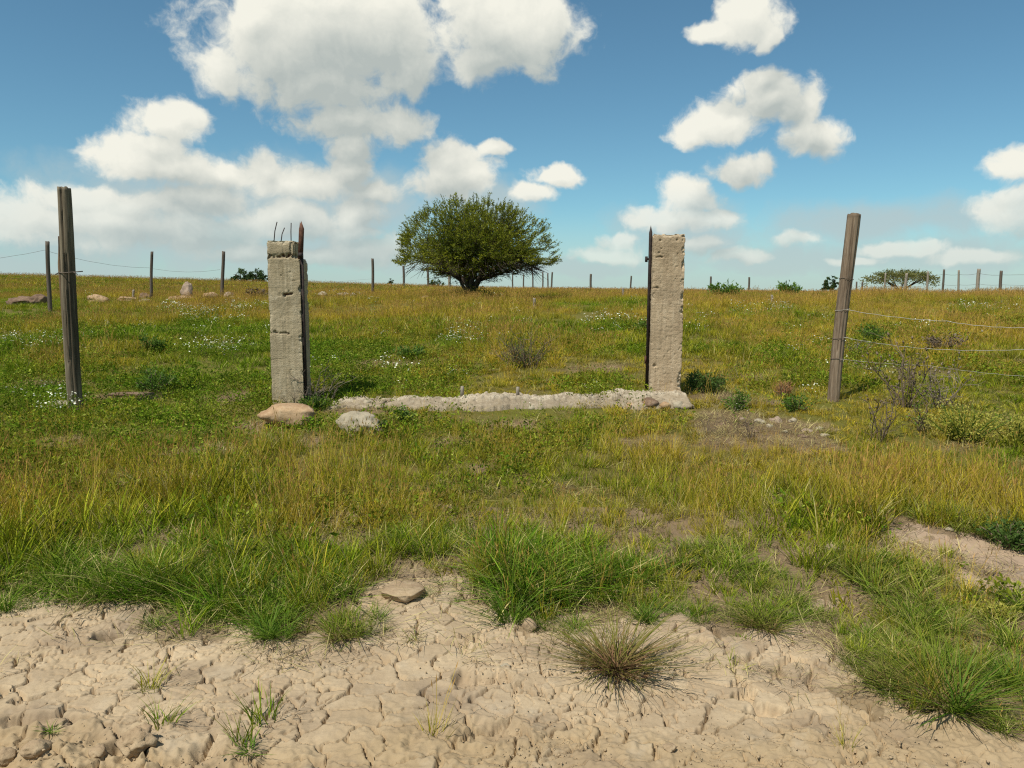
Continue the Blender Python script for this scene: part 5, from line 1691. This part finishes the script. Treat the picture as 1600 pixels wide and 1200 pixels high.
crown_tree('umbrella_tree', 1407, 455, 85, 50, 424, 449, 0, 'wide flat topped umbrella tree on the right skyline', 'tree', 'acacia_far', True, 5200, .20, seed=4, stems=4)
crown_tree('skyline_bush', 1299, 456, 60, 12, 431, 454, 0, 'round dark green bush behind the leaning right post', 'bush', 'bush_far', False, 1500, .14, seed=5)
crown_tree('skyline_bush', 377, 443, 58, 13, 420, 439, 0, 'left of two dark green bushes on the left skyline', 'bush', 'bush_far', False, 1300, .15, seed=6)
crown_tree('skyline_bush', 402, 443, 58, 15, 421, 440, 0, 'right of two dark green bushes on the left skyline, beside the pillar', 'bush', 'bush_far', False, 1500, .15, seed=7)
crown_tree('skyline_bush', 680, 450, 60, 14, 436, 450, 0, 'low green bush behind the posts left of the big trunk', 'bush', 'bush_far', False, 1000, .12, seed=8)
crown_tree('skyline_bush', 610, 448, 75, 6, 435, 447, 0, 'tiny bush on the skyline left of the big tree crown', 'bush', 'bush_far', False, 500, .12, seed=9)


# ------------------------------------------------------------------ shrubs and weeds
def leafy(name, px, py, w, h, mat, label, cat='weed', d=None, n=900, leaf=.035, seed=1, stemmat='brownstem', upright=.5, nst=14, narrow=.4):
    if d is None: x, y = G(px, py)
    else: y = d; x = at(px, 465, d)[0]
    rng = np.random.default_rng(seed)
    W = w / F * y / 2; Hh = h / F * y
    t = thing(name, (x, y, sz(x, y) - .01), label, cat)
    st = MB(); lf = MB(); P = []; Dd = []; T = []
    for k in range(nst):
        a = rng.random() * 6.283; r = W * (.25 + .75 * rng.random()); hh = Hh * (.55 + .45 * rng.random()) * (1 - .35 * (r / W) ** 2)
        q = np.array([r * math.cos(a), r * math.sin(a), hh]); p = np.array([r * .2 * math.cos(a), r * .2 * math.sin(a), 0])
        m = (p + q) / 2 + np.array([0, 0, hh * .12]) + rng.normal(0, W * .06, 3)
        s = np.linspace(0, 1, 6)[:, None]
        c = (1 - s) ** 2 * p + 2 * s * (1 - s) * m + s ** 2 * q
        st.tube(c, np.linspace(.006, .002, 6) * (1 + y / 20), 4, tint=rng.random())
        k_ = n // nst
        u = .2 + .8 * rng.random(k_); i0 = np.minimum((u * 5).astype(int), 4); fr = u * 5 - i0
        pp = c[i0] + (c[i0 + 1] - c[i0]) * fr[:, None] + rng.normal(0, W * .13, (k_, 3)); pp[:, 2] = np.maximum(pp[:, 2], .01)
        P.append(pp); Dd.append(np.broadcast_to([math.cos(a), math.sin(a), upright], (k_, 3))); T.append(np.clip(rng.normal(.5, .18) + rng.normal(0, .15, k_), 0, 1))
    leaves(lf, np.concatenate(P), np.concatenate(Dd), leaf, leaf * narrow, rng, np.concatenate(T), .8)
    link('stem', st.mesh('stem'), M[stemmat], t)
    link('foliage', lf.mesh('foliage'), M[mat], t)
    return t


leafy('leafy_shrub', 1100, 614, 66, 36, 'bush', 'dark green leafy shrub just right of the right pillar', 'shrub', n=1500, leaf=.035, seed=21)
leafy('leafy_shrub', 1148, 642, 56, 34, 'weed', 'grey green weedy shrub in front of the brown patch by right pillar', 'shrub', n=900, leaf=.03, seed=22)
leafy('leafy_weed', 237, 552, 42, 30, 'weed', 'bright green weed bush in the meadow right of the near left post', n=700, leaf=.06, seed=23)
leafy('leafy_weed', 245, 612, 62, 40, 'weed', 'broad green weed patch between the near left post and left pillar', n=1000, leaf=.04, seed=24)
leafy('leafy_weed', 488, 642, 46, 26, 'weed', 'green weed at the right foot of the left pillar', n=700, leaf=.035, seed=25)
leafy('leafy_weed', 632, 660, 46, 28, 'weed', 'green weed at the right end of the pale boulder', n=600, leaf=.035, seed=26)
leafy('leafy_weed', 596, 680, 40, 26, 'bush', 'dark green weed hiding the front of the pale boulder', n=600, leaf=.03, seed=27)
leafy('leafy_weed', 1010, 520, 52, 20, 'weed', 'green weed clump right behind the left side of the right pillar', n=700, leaf=.05, seed=28)
leafy('leafy_weed', 640, 560, 50, 22, 'weed', 'green weed among white flowers left of the purple grey shrub', n=700, leaf=.05, seed=29)
leafy('leafy_weed', 1245, 642, 54, 26, 'weed', 'dark green weed behind the rubble stones', n=700, leaf=.035, seed=30)
leafy('leafy_weed', 1130, 465, 54, 22, 'weed', 'tall green weed clump on the skyline right of the right pillar', d=28, n=700, leaf=.14, seed=31, upright=1.5)
leafy('leafy_weed', 1232, 462, 40, 22, 'weed', 'tall green weed clump on the skyline left of the leaning post', d=32, n=500, leaf=.15, seed=32, upright=1.5)
leafy('leafy_weed', 1370, 535, 66, 28, 'weed', 'weed clump with pale flowers behind the second wire', n=800, leaf=.05, seed=33)
leafy('leafy_weed', 405, 470, 44, 22, 'brownstem', 'dark brown scrubby bush just left of the left pillar in the rock row', 'bush', d=25, n=700, leaf=.10, seed=34)
leafy('leafy_weed', 1505, 690, 130, 70, 'yellow_herb', 'large yellow green flowering herb at the right edge', 'herb', n=2400, leaf=.024, seed=35, nst=30, narrow=.6, stemmat='weed')
leafy('leafy_weed', 1590, 700, 90, 60, 'yellow_herb', 'yellow green herb cut by the right edge', 'herb', n=1500, leaf=.024, seed=36, nst=20, narrow=.6, stemmat='weed')
leafy('leafy_weed', 1480, 545, 70, 26, 'brownstem', 'brownish dry weed behind the wires at right', 'weed', n=700, leaf=.05, seed=37)
leafy('rusty_tuft', 1224, 620, 34, 26, 'rustleaf', 'rust orange dry tuft between the right pillar and leaning post', 'tuft', n=500, leaf=.05, seed=38, upright=2.0, narrow=.12)
leafy('leafy_weed', 1560, 975, 70, 34, 'yellow_herb', 'bright yellow green weed low at the right edge of the track', 'weed', n=900, leaf=.022, seed=39)
leafy('leafy_weed', 340, 745, 60, 26, 'bush', 'dark green low weed in the meadow before the left pillar', 'weed', n=500, leaf=.03, seed=40)
leafy('leafy_weed', 1580, 860, 90, 46, 'bush', 'dark grey green weeds behind the right bare patch', 'weed', n=1500, leaf=.028, seed=41, nst=24)


def twiggy(name, px, py, w, h, label, cat, d=None, seed=1, n=16, mat='drystem', heads=False, leafn=0, leafmat='weed', rad=.005, hsize=.02, spread=1.0):
    if d is None: x, y = G(px, py)
    else: y = d; x = at(px, 465, d)[0]
    rng = np.random.default_rng(seed)
    W = w / F * y / 2; Hh = h / F * y
    t = thing(name, (x, y, sz(x, y) - .01), label, cat)
    mb = MB(); hb = MB(); LP = []; nh = 0
    def shoot(p, dr, L, r, lev):
        nonlocal nh
        pts = [p]; d_ = np.array(dr, float)
        for k in range(5):
            d_ = d_ + rng.normal(0, .16, 3) + np.array([0, 0, .04]); d_ /= np.linalg.norm(d_)
            pts.append(pts[-1] + d_ * L / 5)
        mb.tube(pts, np.linspace(r, r * .4, 6), 4, cap=False, tint=rng.random())
        LP.extend(pts[2:])
        if lev > 0:
            for j in range(rng.integers(2, 5)):
                k = rng.integers(1, 6); dd = d_ + rng.normal(0, .65, 3); dd[2] = abs(dd[2]) * .8 + .1; dd /= np.linalg.norm(dd)
                shoot(pts[k], dd, L * rng.uniform(.3, .6), r * .55, lev - 1)
        elif heads:
            q = pts[-1]; s = hsize * rng.uniform(.6, 1.2)
            a = np.arange(6) * 6.283 / 6
            V = np.concatenate([[q - d_ * s], q + s * .6 * np.stack([np.cos(a), np.sin(a), 0 * a], 1), [q + d_ * s]])
            hb.add(V, None, [(0, 1 + (i + 1) % 6, 1 + i) for i in range(6)] + [(7, 1 + i, 1 + (i + 1) % 6) for i in range(6)], tint=rng.random()); nh += 1
    for k in range(n):
        a = rng.random() * 6.283; r = W * rng.random() * .35
        dr = np.array([math.cos(a) * spread * W / Hh * rng.random() * 1.4, math.sin(a) * spread * W / Hh * rng.random() * 1.4, 1.0]); dr /= np.linalg.norm(dr)
        shoot(np.array([r * math.cos(a), r * math.sin(a), -.01]), dr, Hh * rng.uniform(.6, 1.0), rad * rng.uniform(.7, 1.2), 2)
    link('stem', mb.mesh('stem'), M[mat], t)
    if nh: link('seed_head', hb.mesh('seed_head'), M[mat], t)['kind'] = 'stuff'
    if leafn:
        LPa = np.array(LP); k = rng.integers(0, len(LPa), leafn); lf = MB()
        leaves(lf, LPa[k] + rng.normal(0, .015, (leafn, 3)), rng.normal(size=(leafn, 3)) + [0, 0, .5], .03, .012, rng)
        link('foliage', lf.mesh('foliage'), M[leafmat], t)
    return t


twiggy('dry_thistle', 1412, 636, 64, 84, 'tall dry grey thistle with dark heads right of the leaning post', 'thistle', seed=61, n=12, heads=True, hsize=.024, rad=.008, mat='brownstem')
twiggy('dry_thistle', 1468, 636, 84, 62, 'lower dry grey thistle standing right of the tall thistle', 'thistle', seed=62, n=14, heads=True, hsize=.018, rad=.006)
twiggy('dry_thistle', 1372, 690, 70, 80, 'dry twiggy thistle in front of the tall thistle', 'thistle', seed=63, n=7, heads=True, hsize=.016, rad=.006, mat='brownstem')
twiggy('dry_thistle', 1440, 675, 40, 50, 'short dark dry thistle beside the yellow green herb', 'thistle', seed=64, n=6, heads=True, hsize=.016, rad=.006, mat='brownstem', leafn=120)
twiggy('dead_shrub', 497, 634, 90, 66, 'leafless grey twiggy shrub beside the left pillar', 'shrub', seed=65, n=11, rad=.006, spread=1.5)
twiggy('dead_shrub', 452, 636, 60, 50, 'thin dry brown twigs rising in front of the left pillar', 'shrub', seed=66, n=4, rad=.004, mat='brownstem', spread=.7, d=8.6)
twiggy('dry_shrub', 822, 574, 104, 56, 'purple grey dry shrub in the middle of the meadow behind the sill', 'shrub', seed=67, n=34, rad=.007, leafn=500, leafmat='bush', mat='brownstem')
twiggy('dry_shrub', 1340, 555, 60, 30, 'grey dry weed stems behind the leaning post', 'weed', seed=68, n=12, rad=.006, leafn=120, leafmat='weed')
twiggy('dry_weed', 1176, 690, 50, 50, 'dry reddish weed stalks in the brown patch before the rubble', 'weed', seed=69, n=7, rad=.004, mat='brownstem', heads=True, hsize=.010)
twiggy('dry_weed', 1108, 680, 40, 40, 'thin dark weed stalks in front of the right sill end', 'weed', seed=70, n=5, rad=.0035, mat='brownstem')


# ------------------------------------------------------------------ grass tufts standing alone on the soil
def tuft(px, py, wpx, hpx, mat, label, seed, n=320, width=.0034, lean=1.0, curl=.5, droop=.5, sprawl=0.5, name='grass_tuft'):
    x, y = G(px, py)
    rng = np.random.default_rng(seed)
    R = wpx / F * y / 2; Hh = hpx / F * y
    t = thing(name, (x, y, sz(x, y) - .004), label, 'grass tuft')
    mb = MB()
    subs = [(rng.normal(0, R * .16), rng.normal(0, R * .16) * .8, .6 + .7 * rng.random()) for _ in range(7 if n > 150 else 3)]
    m = len(subs)
    for (ox, oy, k) in subs:
        blades(mb, max(4, int(n * (1 - sprawl) / m)), Hh * .9 * k, R * .12, .66, width, .6, .25, rng, root=(ox, oy, 0), outward=.7, tint=.35, hvar=.6)
    link('upright_blade', mb.mesh('upright_blade'), M[mat], t)['kind'] = 'stuff'
    mb = MB()
    for (ox, oy, k) in subs:
        blades(mb, max(4, int(n * sprawl / m)), R * (.55 + .45 * k), R * .10, lean, width, curl * .5, .10, rng, root=(ox, oy, .004), outward=.8, hvar=.7, tint=.7, lo=.80, hi=.24)
    link('sprawling_blade', mb.mesh('sprawling_blade'), M[mat], t)['kind'] = 'stuff'
    return t


tuft(965, 1055, 250, 95, 'tuft_red', 'big sprawling reddish green grass tuft on the cracked mud', 71, n=620, width=.0040, lean=.95, sprawl=.72)
tuft(545, 1000, 160, 60, 'tuft_dry', 'flat olive grass tuft at the soil edge left of the flat stone', 72, n=340, lean=.95)
tuft(1190, 985, 150, 80, 'tuft_dry', 'olive grass tuft between the reddish tuft and right hand verge', 73, n=360, lean=.95)
tuft(1470, 1100, 290, 100, 'tuft_dry', 'large olive tuft nearest the lower right corner', 74, n=620, width=.0040, lean=.95, sprawl=.72)
tuft(1500, 1120, 70, 130, 'tuft_green', 'upright yellow green shoots inside the large lower right tuft', 75, n=60, lean=.8, sprawl=.2, width=.006)
tuft(385, 1190, 110, 40, 'tuft_green', 'sparse low green tuft at the bottom edge left of centre', 76, n=46, lean=.9, width=.005)
tuft(1015, 975, 90, 46, 'tuft_green', 'small bright green tuft right behind the big reddish tuft', 77, n=190, lean=.8, sprawl=.3)
tuft(1580, 1080, 130, 70, 'tuft_green', 'green tuft cut by the right edge low down', 78, n=260, lean=.9)
tuft(1380, 1080, 120, 60, 'tuft_red', 'brownish sprawling tuft left of the large lower right tuft', 79, n=220, lean=.95)
tuft(1290, 965, 60, 40, 'tuft_dry', 'small dry tuft on the mud beside the right hand verge', 80, n=90, lean=.95)
tuft(75, 1150, 60, 18, 'tuft_green', 'tiny green sprouts among crumbly clods at lower left', 81, n=30, lean=.95)
tuft(430, 1000, 120, 70, 'tuft_green', 'green tuft spilling over the soil edge at left of centre', 82, n=300, lean=.9)
tuft(800, 975, 70, 110, 'tuft_green', 'tall green tuft at the left end of the lush central clump', 83, n=170, lean=.8, sprawl=.2, width=.005)
tuft(1120, 1100, 60, 26, 'tuft_red', 'tiny dead tuft on the mud right of the big reddish tuft', 84, n=40, lean=.95)
tuft(645, 1010, 60, 24, 'tuft_dry', 'tiny dry tuft below the flat stone', 85, n=40, lean=.95)
